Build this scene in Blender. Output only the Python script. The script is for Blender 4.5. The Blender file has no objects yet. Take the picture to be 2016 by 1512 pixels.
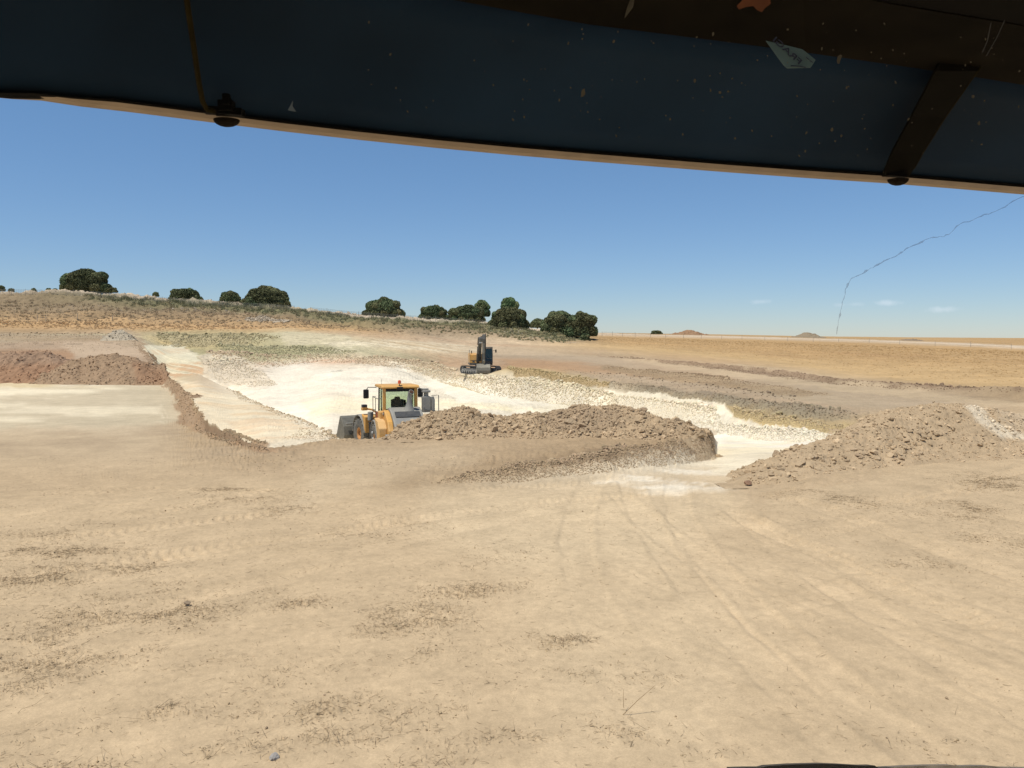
import bpy, math, random
import numpy as np
from mathutils import Matrix, Vector
sc = bpy.context.scene
R = math.radians
rng = np.random.default_rng(7)
random.seed(7)

# ------------------------------------------------------------------ camera
F = 1515.0; CX, CY = 1008.0, 756.0; HOR = 665.0; EYE = 3.5
PITCH = math.atan((CY - HOR) / F)
cam_d = bpy.data.cameras.new("camera"); cam = bpy.data.objects.new("camera", cam_d)
sc.collection.objects.link(cam); sc.camera = cam
cam_d.sensor_width = 36.0; cam_d.lens = 36.0 * F / 2016.0
cam_d.clip_start = 0.02; cam_d.clip_end = 9000.0
cam.location = (0, 0, EYE); cam.rotation_euler = (R(90) - PITCH, 0, 0)
cP, sP = math.cos(PITCH), math.sin(PITCH)

# ------------------------------------------------------------------ light
SUN = Vector((-0.27, -0.22, 0.93)).normalized()
w = bpy.data.worlds.new("World"); sc.world = w; w.use_nodes = True
nt = w.node_tree; bg = nt.nodes["Background"]
sky = nt.nodes.new("ShaderNodeTexSky"); sky.sky_type = 'NISHITA'; sky.sun_disc = False
sky.sun_elevation = math.asin(SUN.z); sky.sun_rotation = math.atan2(SUN.x, SUN.y)
sky.air_density = 1.0; sky.dust_density = .15; sky.ozone_density = 2.6; sky.altitude = 1600
# small fair weather clouds low over the horizon (directions in the world)
def wnode(t, **k):
    n = nt.nodes.new(t)
    for a, b in k.items(): setattr(n, a, b)
    return n
tc = wnode("ShaderNodeTexCoord")
last = sky.outputs[0]
def dir_of(px, py):
    a = (px - CX) / F; b = (CY - py) / F
    v = Vector((a, cP + b * sP, -sP + b * cP)); return v.normalized()
def cloud(px, py, wx, wy, dens):
    global last
    d = dir_of(px, py)
    sub = wnode("ShaderNodeVectorMath", operation='SUBTRACT'); nt.links.new(tc.outputs["Generated"], sub.inputs[0]); sub.inputs[1].default_value = d
    sca = wnode("ShaderNodeVectorMath", operation='MULTIPLY'); nt.links.new(sub.outputs[0], sca.inputs[0]); sca.inputs[1].default_value = (F / wx, F / wx, F / wy)
    noi = wnode("ShaderNodeTexNoise"); noi.inputs["Scale"].default_value = 90; noi.inputs["Detail"].default_value = 5
    nt.links.new(tc.outputs["Generated"], noi.inputs["Vector"])
    ln = wnode("ShaderNodeVectorMath", operation='LENGTH'); nt.links.new(sca.outputs[0], ln.inputs[0])
    ma = wnode("ShaderNodeMath", operation='MULTIPLY_ADD'); nt.links.new(noi.outputs[0], ma.inputs[0]); ma.inputs[1].default_value = 1.6
    nt.links.new(ln.outputs["Value"], ma.inputs[2])
    mr = wnode("ShaderNodeMapRange"); nt.links.new(ma.outputs[0], mr.inputs[0])
    mr.inputs[1].default_value = 1.0; mr.inputs[2].default_value = 1.9; mr.inputs[3].default_value = dens; mr.inputs[4].default_value = 0
    mx = wnode("ShaderNodeMix", data_type='RGBA'); nt.links.new(mr.outputs[0], mx.inputs[0])
    nt.links.new(last, mx.inputs[6]); mx.inputs[7].default_value = (11.5, 11.2, 10.6, 1)
    last = mx.outputs[2]
for c in [(1497, 594, 22, 5, .2), (1748, 596, 25, 6, .3), (1856, 609, 27, 6, .26), (1684, 599, 18, 4, .12), (1655, 600, 13, 4, .12)]:
    cloud(*c)
tint = wnode('ShaderNodeVectorMath', operation='MULTIPLY'); nt.links.new(last, tint.inputs[0]); tint.inputs[1].default_value = (.79, .955, 1.05)
sepz = wnode('ShaderNodeSeparateXYZ'); nt.links.new(tc.outputs["Generated"], sepz.inputs[0])
hzr = wnode('ShaderNodeMapRange'); nt.links.new(sepz.outputs[2], hzr.inputs[0]); hzr.inputs[1].default_value = 0; hzr.inputs[2].default_value = .26; hzr.inputs[3].default_value = 0; hzr.inputs[4].default_value = 1.0
hzc = wnode('ShaderNodeMix', data_type='RGBA'); nt.links.new(hzr.outputs[0], hzc.inputs[0]); hzc.inputs[6].default_value = (.82, .72, .77, 1); hzc.inputs[7].default_value = (.97, .97, .97, 1)
hzm = wnode('ShaderNodeVectorMath', operation='MULTIPLY'); nt.links.new(tint.outputs[0], hzm.inputs[0]); nt.links.new(hzc.outputs[2], hzm.inputs[1])
nt.links.new(hzm.outputs[0], bg.inputs["Color"]); bg.inputs["Strength"].default_value = 0.118
sun_d = bpy.data.lights.new("sun", 'SUN'); sun_d.energy = 4.5; sun_d.angle = R(0.53); sun_d.color = (1, .95, .86)
sun = bpy.data.objects.new("sun", sun_d); sc.collection.objects.link(sun)
sun.rotation_euler = SUN.to_track_quat('Z', 'Y').to_euler()
sc.view_settings.view_transform = 'Standard'; sc.view_settings.look = 'None'
sc.view_settings.gamma = 1; sc.view_settings.exposure = 0.0
sc.cycles.use_denoising = True
sc.cycles.max_bounces = 5; sc.cycles.diffuse_bounces = 2; sc.cycles.glossy_bounces = 2
sc.cycles.transparent_max_bounces = 12; sc.cycles.transmission_bounces = 4
sc.cycles.sample_clamp_indirect = 6

# ------------------------------------------------------------------ projection helpers
def ray(px, py):
    a = (px - CX) / F; b = (CY - py) / F
    return np.array([a, cP + b * sP, -sP + b * cP])
def at(px, py, D=None, z=None):
    d = ray(px, py)
    t = D / d[1] if D is not None else (z - EYE) / d[2]
    return np.array([d[0] * t, d[1] * t, EYE + d[2] * t])
def project(X, Y, Z):
    dz = Z - EYE
    zc = Y * cP - dz * sP
    yc = Y * sP + dz * cP
    return CX + F * X / zc, CY - F * yc / zc

# ------------------------------------------------------------------ noise
def h2(ix, iy, s):
    n = (ix.astype(np.int64) * 374761393 + iy.astype(np.int64) * 668265263 + s * 982451653) & 0xffffffff
    n = ((n ^ (n >> 13)) * 1274126177) & 0xffffffff
    n = ((n ^ (n >> 16)) * 2246822519) & 0xffffffff
    return ((n ^ (n >> 15)) & 0xffffff) / float(0xffffff)
def vn(x, y, s=0):
    ix = np.floor(x); iy = np.floor(y); fx = x - ix; fy = y - iy
    fx = fx * fx * fx * (fx * (fx * 6 - 15) + 10); fy = fy * fy * fy * (fy * (fy * 6 - 15) + 10)
    a = h2(ix, iy, s); b = h2(ix + 1, iy, s); c = h2(ix, iy + 1, s); d = h2(ix + 1, iy + 1, s)
    return ((a + (b - a) * fx) * (1 - fy) + (c + (d - c) * fx) * fy) * 2 - 1
def fbm(x, y, o=4, s=0, g=.5):
    r = 0; a = 1; t = 0
    for i in range(o):
        r = r + a * vn(x * 2 ** i + 17.3 * i, y * 2 ** i - 9.1 * i, s + i); t += a; a *= g
    return r / t
def stones(x, y, s=0, keep=.75):
    """lumpy broken-ground relief, 0..1, cell size 1"""
    ix = np.floor(x); iy = np.floor(y); best = np.zeros_like(x)
    for dx in (-1, 0, 1):
        for dy in (-1, 0, 1):
            cx = ix + dx; cy = iy + dy
            a = h2(cx, cy, s); b = h2(cx, cy, s + 1); c = h2(cx, cy, s + 2); e = h2(cx, cy, s + 3)
            r = .28 + .45 * c
            ddx = x - cx - .15 - .7 * a; ddy = y - cy - .15 - .7 * b
            th = e * 6.28; u = ddx * np.cos(th) + ddy * np.sin(th); v = -ddx * np.sin(th) + ddy * np.cos(th)
            d = np.maximum(np.abs(u) * 1.15, np.abs(v) * 1.5) * .55 + np.sqrt(u * u + 1.6 * v * v) * .45
            hh = r * np.clip(1.25 * (1 - d / r), 0, .8) * (c < keep + .2) * (.5 + e)
            best = np.maximum(best, hh)
    return best

# ------------------------------------------------------------------ generic object helpers
def link(o, parent=None):
    sc.collection.objects.link(o)
    if parent is not None: o.parent = parent
    return o
def tag(o, label=None, cat=None, group=None, kind=None):
    if label: o["label"] = label
    if cat: o["category"] = cat
    if group: o["group"] = group
    if kind: o["kind"] = kind
    return o
def empty(name, loc, rz=0, rot=None):
    o = bpy.data.objects.new(name, None); o.location = loc
    o.rotation_euler = rot if rot is not None else (0, 0, rz); o.empty_display_size = .2
    return link(o)
def np_mesh(name, V, Fc, mat, col=None, smooth=False, parent=None):
    V = np.asarray(V, np.float32); Fc = np.asarray(Fc, np.int32); k = Fc.shape[1]
    m = bpy.data.meshes.new(name)
    m.vertices.add(len(V)); m.vertices.foreach_set("co", V.ravel())
    m.loops.add(Fc.size); m.loops.foreach_set("vertex_index", Fc.ravel())
    m.polygons.add(len(Fc)); m.polygons.foreach_set("loop_start", np.arange(0, Fc.size, k, dtype=np.int32))
    m.polygons.foreach_set("loop_total", np.full(len(Fc), k, np.int32))
    m.polygons.foreach_set("use_smooth", np.full(len(Fc), smooth, bool))
    if col is not None:
        col = np.asarray(col, float) * np.array([.985, .945, .895])
        at_ = m.color_attributes.new("Col", 'FLOAT_COLOR', 'POINT')
        c4 = np.ones((len(V), 4), np.float32); c4[:, :3] = col
        at_.data.foreach_set("color", c4.ravel())
    m.update(calc_edges=True); m.validate()
    if mat: m.materials.append(mat)
    return link(bpy.data.objects.new(name, m), parent)

# ------------------------------------------------------------------ materials
def mat_simple(name, col, rough=.6, metal=0, noise=.12, scale=6, spec=.3, bump=0, dust=0, dustcol=(.45, .38, .27)):
    m = bpy.data.materials.new(name); m.use_nodes = True; t = m.node_tree; b = t.nodes["Principled BSDF"]
    b.inputs["Roughness"].default_value = rough; b.inputs["Metallic"].default_value = metal
    b.inputs["Specular IOR Level"].default_value = spec
    tcn = t.nodes.new("ShaderNodeTexCoord"); n = t.nodes.new("ShaderNodeTexNoise"); n.inputs["Scale"].default_value = scale; n.inputs["Detail"].default_value = 6
    t.links.new(tcn.outputs["Object"], n.inputs["Vector"])
    mr = t.nodes.new("ShaderNodeMapRange"); mr.inputs[1].default_value = .3; mr.inputs[2].default_value = .7
    mr.inputs[3].default_value = 1 - noise; mr.inputs[4].default_value = 1 + noise
    t.links.new(n.outputs[0], mr.inputs[0])
    mx = t.nodes.new("ShaderNodeVectorMath"); mx.operation = 'SCALE'; mx.inputs[0].default_value = col
    t.links.new(mr.outputs[0], mx.inputs["Scale"]); out = mx.outputs[0]
    if dust:
        n2 = t.nodes.new("ShaderNodeTexNoise"); n2.inputs["Scale"].default_value = scale * .35; n2.inputs["Detail"].default_value = 5
        t.links.new(tcn.outputs["Object"], n2.inputs["Vector"])
        r2 = t.nodes.new("ShaderNodeMapRange"); r2.inputs[1].default_value = .35; r2.inputs[2].default_value = .7; r2.inputs[3].default_value = dust * .3; r2.inputs[4].default_value = dust
        t.links.new(n2.outputs[0], r2.inputs[0])
        mm = t.nodes.new("ShaderNodeMix"); mm.data_type = 'RGBA'; t.links.new(r2.outputs[0], mm.inputs[0]); t.links.new(out, mm.inputs[6]); mm.inputs[7].default_value = (*dustcol, 1)
        out = mm.outputs[2]
    t.links.new(out, b.inputs["Base Color"])
    if bump:
        bp = t.nodes.new("ShaderNodeBump"); bp.inputs["Strength"].default_value = bump; bp.inputs["Distance"].default_value = .01
        t.links.new(n.outputs[0], bp.inputs["Height"]); t.links.new(bp.outputs[0], b.inputs["Normal"])
    return m
def mat_earth(name, scales=(1.3, 9, 45), amp=.10, bump=.5, dist=.006):
    """vertex colour (real soil colour) broken up by procedural grain"""
    m = bpy.data.materials.new(name); m.use_nodes = True; t = m.node_tree; b = t.nodes["Principled BSDF"]
    b.inputs["Roughness"].default_value = .95; b.inputs["Specular IOR Level"].default_value = .08
    tcn = t.nodes.new("ShaderNodeTexCoord"); a = t.nodes.new("ShaderNodeAttribute"); a.attribute_name = "Col"
    val = None; hs = None
    for i, s in enumerate(scales):
        n = t.nodes.new("ShaderNodeTexNoise"); n.inputs["Scale"].default_value = s; n.inputs["Detail"].default_value = 5; n.inputs["Roughness"].default_value = .62
        t.links.new(tcn.outputs["Object"], n.inputs["Vector"])
        mr = t.nodes.new("ShaderNodeMapRange"); mr.inputs[1].default_value = .3; mr.inputs[2].default_value = .7
        mr.inputs[3].default_value = 1 - amp; mr.inputs[4].default_value = 1 + amp
        t.links.new(n.outputs[0], mr.inputs[0])
        if val is None: val = mr.outputs[0]
        else:
            mu = t.nodes.new("ShaderNodeMath"); mu.operation = 'MULTIPLY'; t.links.new(val, mu.inputs[0]); t.links.new(mr.outputs[0], mu.inputs[1]); val = mu.outputs[0]
        hs = n
    sc_ = t.nodes.new("ShaderNodeVectorMath"); sc_.operation = 'SCALE'; t.links.new(a.outputs["Color"], sc_.inputs[0]); t.links.new(val, sc_.inputs["Scale"])
    t.links.new(sc_.outputs[0], b.inputs["Base Color"])
    bp = t.nodes.new("ShaderNodeBump"); bp.inputs["Strength"].default_value = bump; bp.inputs["Distance"].default_value = dist
    t.links.new(hs.outputs[0], bp.inputs["Height"]); t.links.new(bp.outputs[0], b.inputs["Normal"])
    return m
M_earth = mat_earth("earth"); M_rock = mat_earth("broken_earth", (3, 25), .12, .5, .010)

# ------------------------------------------------------------------ terrain definition
# colours of the soils (linear albedo)
C = dict(
    sand=(.492, .378, .243), sandl=(.545, .435, .288), sandd=(.42, .317, .202), white=(.80, .745, .625), cream=(.73, .655, .505),
    yel=(.76, .68, .47), brown=(.34, .25, .155), brownd=(.27, .195, .125), red=(.35, .215, .125), redl=(.43, .30, .19),
    pink=(.58, .455, .31), clay=(.25, .205, .15), clayl=(.385, .30, .205), road=(.40, .315, .22), green=(.38, .345, .205),
    greenl=(.50, .46, .31), scrub=(.255, .195, .125), scrubg=(.19, .18, .10), dry=(.47, .31, .16), gold=(.43, .285, .14),
    goldl=(.49, .345, .18), pale=(.58, .48, .36), grey=(.37, .295, .20), ochre=(.50, .38, .19), rub=(.64, .57, .44))
def A(*k): return k
# each line: knots (px, py, D or None, z or None); colours (px, key); roughness (px, m)
LN = []
def line(knots, cols, rough):
    LN.append((knots, cols, rough))
line([(-700, 0, 3, 0), (1008, 0, 3, 0), (2700, 0, 3, 0)], [(0, 'sand'), (2016, 'sand')], [(0, .0), (2016, .0)])
line([(-700, 0, 15.5, 0), (1008, 0, 15.5, 0), (2700, 0, 15.5, 0)], [(0, 'sand'), (2016, 'sand')], [(0, .0), (2016, .0)])
line([(-700, 0, 17, 0), (700, 0, 17, 0), (850, 955, None, 0), (1000, 945, None, -.02), (1200, 928, None, -.12), (1300, 918, None, -.3), (1400, 905, None, -.65), (1480, 905, None, -.5), (1600, 0, 20, 0), (1850, 0, 20, 0), (2700, 0, 20, 0)],
     [(0, 'sand'), (700, 'sand'), (850, 'brown'), (1350, 'rub'), (1400, 'cream'), (1480, 'cream'), (1560, 'sandd'), (1700, 'sand'), (2016, 'sand')], [(0, 0), (780, 0), (880, .03), (1350, .04), (1405, .0), (2016, 0)])
line([(-700, 0, 20, 0), (700, 0, 18.5, .0), (850, 945, None, .03), (1000, 920, None, .12), (1200, 893, None, .15), (1300, 872, None, .12), (1390, 852, None, .15), (1400, 853, None, .1), (1412, 890, None, -.95), (1480, 880, None, -.9), (1600, 0, 24, -.35), (1700, 0, 24, 0), (2700, 0, 24, 0)],
     [(0, 'sand'), (700, 'sand'), (850, 'brown'), (1395, 'brown'), (1412, 'cream'), (1600, 'cream'), (1700, 'sand'), (2016, 'sand')], [(0, .0), (780, .0), (880, .055), (1380, .07), (1412, 0), (2016, 0)])
line([(-700, 755, None, 0), (300, 755, None, 0), (323, 757, None, 0), (342, 781, None, 0), (356, 815, None, 0), (370, 842, None, 0), (410, 853, None, 0), (520, 887, None, 0), (600, 878, None, 0), (700, 870, None, 0), (850, 868, None, 0), (1200, 868, None, 0), (1350, 866, None, 0), (1393, 0, 27.4, .1), (1403, 0, 27.6, .0), (1414, 0, 33, -1.15), (1480, 0, 33, -1.1), (1600, 0, 26, -.55), (1700, 0, 26, -.1), (2700, 0, 26, 0)],
     [(0, 'cream'), (300, 'cream'), (345, 'brown'), (410, 'brown'), (520, 'brownd'), (650, 'sandd'), (760, 'brown'), (850, 'sandd'), (1200, 'brown'), (1403, 'brown'), (1414, 'white'), (1600, 'cream'), (1700, 'sand')], [(0, 0), (300, 0.01), (345, .06), (520, .06), (640, .03), (850, .015), (1200, .025), (1403, .05), (1414, 0), (2016, 0)])
line([(-700, 670, 125, None), (0, 670, 125, None), (200, 669, 125, None), (262, 669, 122, None), (278, 673, 115, None), (305, 720, 74, None), (333, 744, None, .55), (375, 779, None, .55), (392, 814, None, .5), (412, 838, None, .35), (460, 857, None, .2), (520, 879, None, .1), (600, 872, None, .05), (649, 866, None, .03), (700, 864, None, 0), (760, 862, None, 0), (850, 0, 31, 0), (1000, 0, 32, 0), (1200, 0, 31.5, 0), (1340, 0, 30, 0), (1395, 0, 28.3, .05), (1404, 0, 28.5, 0), (1416, 0, 35, -1.3), (1480, 0, 35, -1.3), (1600, 0, 28, -.62), (1700, 0, 28, -.1), (2700, 0, 28, 0)],
     [(0, 'brown'), (262, 'brown'), (305, 'brown'), (375, 'brown'), (412, 'brown'), (520, 'brownd'), (600, 'sandd'), (760, 'brown'), (1404, 'brown'), (1416, 'white'), (1600, 'white'), (1700, 'sand')], [(0, .05), (262, .1), (305, .07), (520, .08), (640, .04), (1404, .04), (1416, 0), (2016, 0)])
line([(-700, 0, 126.5, 3.4), (250, 0, 126.5, 3.4), (278, 0, 118, 2.8), (305, 0, 78, -.3), (333, 0, 59, -1.0), (375, 0, 42, -1.1), (392, 0, 36, -1.2), (412, 0, 34, -1.2), (460, 0, 31, -1.2), (520, 0, 27.5, -.6), (600, 0, 29, -.6), (649, 0, 30, -.6), (700, 0, 29.5, -1.9), (760, 0, 29.5, -2.2), (850, 0, 34, -2.8), (1200, 0, 34, -2.8), (1340, 0, 33, -1.7), (1395, 0, 31, -1.1), (1416, 0, 37, -1.45), (1480, 0, 37, -1.45), (1600, 0, 29, -.68), (1700, 0, 29, -.1), (2700, 0, 29, 0)],
     [(0, 'sandd'), (250, 'brown'), (305, 'pink'), (333, 'cream'), (375, 'cream'), (460, 'cream'), (649, 'rub'), (700, 'cream'), (1200, 'white'), (1480, 'white'), (1600, 'white'), (1700, 'sand')], [(0, .05), (305, .02), (649, .03), (760, .02), (2016, 0)])
line([(-700, 0, 130, 3.5), (250, 0, 130, 3.5), (278, 0, 121, 2.7), (330, 738, 105, None), (392, 735, None, -.8), (410, 747, None, -1.1), (451, 765, None, -1.5), (521, 800, None, -1.5), (555, 813, None, -1.5), (608, 834, None, -1.2), (649, 855, None, -.65), (700, 0, 33, -2.75), (760, 0, 33, -2.75), (1200, 0, 36, -2.8), (1340, 0, 35, -2.2), (1400, 0, 38.5, -1.65), (1480, 0, 38, -1.55), (1600, 0, 30, -.72), (1700, 0, 30, -.15), (2700, 0, 30, 0)],
     [(0, 'sandd'), (250, 'clayl'), (278, 'cream'), (330, 'greenl'), (392, 'redl'), (451, 'cream'), (521, 'rub'), (649, 'rub'), (700, 'white'), (1480, 'white'), (1600, 'white'), (1700, 'sand')], [(0, .05), (278, .03), (392, .05), (451, .04), (555, .05), (649, .05), (700, 0), (2016, 0)])
line([(-700, 0, 133, 3.6), (250, 0, 133, 3.6), (278, 0, 124, 2.6), (330, 0, 107, -1.4), (392, 0, 96, -1.4), (410, 0, 87, -1.9), (451, 0, 80, -2.4), (521, 0, 60, -2.6), (555, 0, 55, -2.7), (608, 0, 46, -2.7), (649, 0, 36, -2.5), (700, 0, 40, -2.8), (1200, 0, 42, -2.8), (1400, 0, 41, -1.85), (1480, 0, 39, -1.62), (1600, 0, 31, -.75), (1700, 0, 31, -.2), (2700, 0, 31, 0)],
     [(0, 'sandd'), (250, 'clayl'), (330, 'cream'), (451, 'white'), (1600, 'white'), (1700, 'sand')], [(0, .05), (330, .04), (451, .03), (600, 0), (2016, 0)])
# L8 far edge of the pit floor
line([(-700, 0, 136, 3.7), (250, 0, 136, 3.7), (278, 670, 130, None), (330, 700, 118, None), (392, 712, 105, None), (451, 718, 103, None), (520, 722, 103, None), (560, 722, 105, None), (640, 714, 112, None), (700, 709, 118, None), (760, 715, 112, None), (838, 748, 100, None), (900, 757, 92, None), (930, 768, 83, None), (950, 775, 78.5, None), (1000, 783, 76.5, None), (1100, 795, 73, None), (1200, 808, 65, None), (1300, 825, 55.5, None), (1400, 850, 44.6, None), (1476, 863, 38.8, None), (1553, 872, 32.9, None), (1620, 870, 32.1, None), (1700, 0, 33, -.4), (1800, 0, 33, 0), (2700, 0, 33, 0)],
     [(0, 'brown'), (250, 'clayl'), (330, 'greenl'), (451, 'redl'), (560, 'white'), (700, 'pink'), (838, 'rub'), (1000, 'rub'), (1300, 'white'), (1620, 'white'), (1700, 'sandd'), (1800, 'sand')], [(0, .05), (278, .05), (451, .14), (560, .05), (760, .1), (900, .15), (1200, .12), (1300, .1), (1620, .07), (1760, .0)])
# L9 middle of the bank / first bench
line([(-700, 0, 139, 3.8), (250, 0, 139, 3.8), (278, 668, 134, None), (330, 692, 124, None), (392, 702, 112, None), (451, 708, 109, None), (560, 709, 111, None), (700, 701, 121, None), (800, 722, 111, None), (838, 730, 106, None), (900, 738, 95, None), (930, 746, 84.5, None), (950, 750, 81, None), (1000, 745, 80.5, None), (1100, 762, 75.5, None), (1200, 779, 67.2, None), (1300, 795, 57.3, None), (1400, 815, 46.2, None), (1461, 828, 41.8, None), (1522, 838, 37.2, None), (1614, 846, 34, None), (1700, 848, 34.8, None), (1800, 0, 35, 0), (2700, 0, 35, 0)],
     [(0, 'brown'), (250, 'clayl'), (330, 'greenl'), (451, 'green'), (560, 'greenl'), (700, 'pink'), (760, 'rub'), (900, 'redl'), (930, 'rub'), (1000, 'rub'), (1200, 'cream'), (1400, 'ochre'), (1522, 'ochre'), (1620, 'ochre'), (1800, 'sand')], [(0, .05), (278, .1), (451, .12), (560, .15), (900, .16), (1200, .14), (1300, .12), (1620, .07), (1760, .0)])
# L10 top of the bank
line([(-700, 0, 142, 3.9), (250, 0, 142, 3.9), (278, 666, 138, None), (330, 686, 128, None), (392, 692, 120, None), (451, 696, 117, None), (560, 697, 119, None), (700, 690, 126, None), (800, 704, 119, None), (838, 712, 113, None), (900, 731, 98, None), (928, 738.5, 85.5, None), (950, 740, 82.3, None), (990, 728, 84.5, None), (1013, 724, 85.5, None), (1100, 731, 79, None), (1200, 753, 69.5, None), (1301, 766, 59.3, None), (1382, 775, 50.5, None), (1463, 788, 44.5, None), (1544, 798, 39.8, None), (1605, 807, 37.2, None), (1682, 812, 36.4, None), (1800, 0, 37, 0), (2700, 0, 37, 0)],
     [(0, 'brown'), (250, 'clayl'), (330, 'green'), (560, 'green'), (700, 'greenl'), (900, 'brown'), (930, 'rub'), (1000, 'ochre'), (1200, 'grey'), (1400, 'clay'), (1620, 'clay'), (1700, 'clayl'), (1800, 'sandd')], [(0, .05), (278, .1), (451, .15), (700, .12), (860, .08), (910, .03), (985, .05), (1030, .1), (1301, .12), (1620, .1), (1760, .03)])
# L11 plateau behind the bank / bench
line([(-700, 0, 145, 4.1), (250, 0, 145, 4.1), (278, 662, 142, None), (330, 679, 136, None), (451, 682, 131, None), (560, 686, 129, None), (700, 683, 134, None), (838, 701, 126, None), (900, 716, 113, None), (950, 733.5, 92.5, None), (990, 726, 93, None), (1013, 720, 98, None), (1100, 723, 92, None), (1200, 738, 82, None), (1400, 762, 59, None), (1600, 792, 41.5, None), (1682, 800, 39.5, None), (1850, 800, 40, None), (2016, 806, 38, None), (2700, 830, 34, None)],
     [(0, 'clayl'), (250, 'greenl'), (330, 'ochre'), (560, 'green'), (700, 'greenl'), (900, 'redl'), (1000, 'red'), (1200, 'clayl'), (1400, 'clayl'), (1600, 'grey'), (1850, 'road'), (2016, 'sandd')], [(0, .04), (451, .16), (700, .14), (900, .06), (960, .01), (1050, .05), (1100, .02), (2016, .02)])
# L12 roads / top of the back face
line([(-700, 655, 150, None), (250, 656, 150, None), (330, 659, 148, None), (451, 660, 146, None), (500, 662, 146, None), (560, 655, 150, None), (700, 661, 152, None), (838, 682, 146, None), (900, 693, 138, None), (1000, 700, 130, None), (1100, 702, 125, None), (1200, 706, 117, None), (1362, 717, 96, None), (1524, 733, 76, None), (1645, 752, 61, None), (1807, 766, 52, None), (1929, 774, 47, None), (2016, 780, 45, None), (2700, 820, 36, None)],
     [(0, 'brown'), (250, 'sandd'), (330, 'green'), (500, 'green'), (560, 'greenl'), (700, 'sandl'), (838, 'sandl'), (1000, 'road'), (1200, 'road'), (1362, 'redl'), (1600, 'road'), (2016, 'brown')], [(0, .06), (330, .14), (500, .16), (560, .08), (838, .06), (1100, .03), (1200, .03), (2016, .03)])
# L13 foot of the hill
line([(-700, 634, 160, None), (0, 640, 160, None), (250, 645, 162, None), (560, 645, 165, None), (700, 651, 168, None), (838, 664, 168, None), (900, 671, 165, None), (1000, 675, 160, None), (1100, 678, 158, None), (1180, 681, 155, None), (1400, 700, 125, None), (1600, 722, 90, None), (1800, 748, 64, None), (2016, 765, 52, None), (2700, 800, 40, None)],
     [(0, 'dry'), (278, 'dry'), (560, 'dry'), (700, 'dry'), (838, 'road'), (1000, 'pink'), (1180, 'goldl'), (1400, 'goldl'), (2016, 'goldl')], [(0, .05), (560, .1), (838, .1), (1180, .05), (1400, .06), (2016, .04)])
line([(-700, 598, 188, None), (0, 606, 188, None), (278, 613, 190, None), (560, 622, 190, None), (700, 632, 190, None), (838, 645, 190, None), (1000, 656, 188, None), (1140, 668, 185, None), (1200, 672, 185, None), (1400, 683, 170, None), (1600, 694, 135, None), (1800, 706, 105, None), (2016, 716, 90, None), (2700, 740, 70, None)],
     [(0, 'scrub'), (560, 'scrub'), (700, 'scrubg'), (838, 'scrub'), (1000, 'scrub'), (1140, 'scrub'), (1200, 'gold'), (2016, 'gold')], [(0, .3), (560, .35), (1000, .3), (1140, .2), (1200, .08), (2016, .07)])
line([(-700, 572, 208, None), (0, 578, 208, None), (165, 581, 208, None), (330, 595, 208, None), (451, 604, 208, None), (573, 611, 208, None), (700, 624, 207, None), (838, 633, 207, None), (950, 640, 207, None), (1050, 651, 207, None), (1180, 663, 215, None), (1400, 668, 240, None), (1600, 673, 225, None), (1800, 680, 195, None), (2016, 690, 165, None), (2700, 712, 140, None)],
     [(0, 'scrub'), (330, 'scrubg'), (573, 'scrubg'), (838, 'scrubg'), (1050, 'scrubg'), (1180, 'gold'), (2016, 'gold')], [(0, .3), (1050, .3), (1180, .08), (2016, .07)])
line([(-700, 565, 216, None), (0, 571, 216, None), (165, 573, 216, None), (330, 587, 216, None), (451, 597, 216, None), (573, 604, 216, None), (700, 618, 214, None), (838, 628, 214, None), (950, 634, 214, None), (1050, 645, 215, None), (1180, 656, 235, None), (1400, 661.5, 290, None), (1600, 667, 290, None), (1800, 673, 240, None), (2016, 683, 190, None), (2700, 705, 150, None)],
     [(0, 'pale'), (1180, 'pale'), (2016, 'pale')], [(0, .35), (1050, .3), (1180, .15), (2016, .15)])
line([(-700, 0, 240, 16.5), (330, 0, 240, 14.5), (700, 0, 240, 9.5), (950, 0, 240, 7), (1050, 0, 240, 5.5), (1180, 656.5, 300, None), (1400, 660, 430, None), (1600, 665, 430, None), (1800, 671, 330, None), (2016, 679, 240, None), (2700, 700, 180, None)],
     [(0, 'scrub'), (1050, 'scrub'), (1180, 'gold'), (2016, 'gold')], [(0, .1), (2016, .05)])
line([(-700, 0, 400, 12), (700, 0, 400, 6), (1050, 0, 400, 4.6), (1180, 655, 560, None), (1400, 658, 650, None), (1600, 662, 650, None), (1800, 664, 650, None), (2016, 665.5, 650, None), (2700, 668, 650, None)],
     [(0, 'gold'), (2016, 'gold')], [(0, 0.05), (2016, .05)])
line([(-700, 0, 3500, 2), (2700, 0, 3500, 2)], [(0, 'gold'), (2016, 'gold')], [(0, 0), (2016, 0)])

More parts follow.
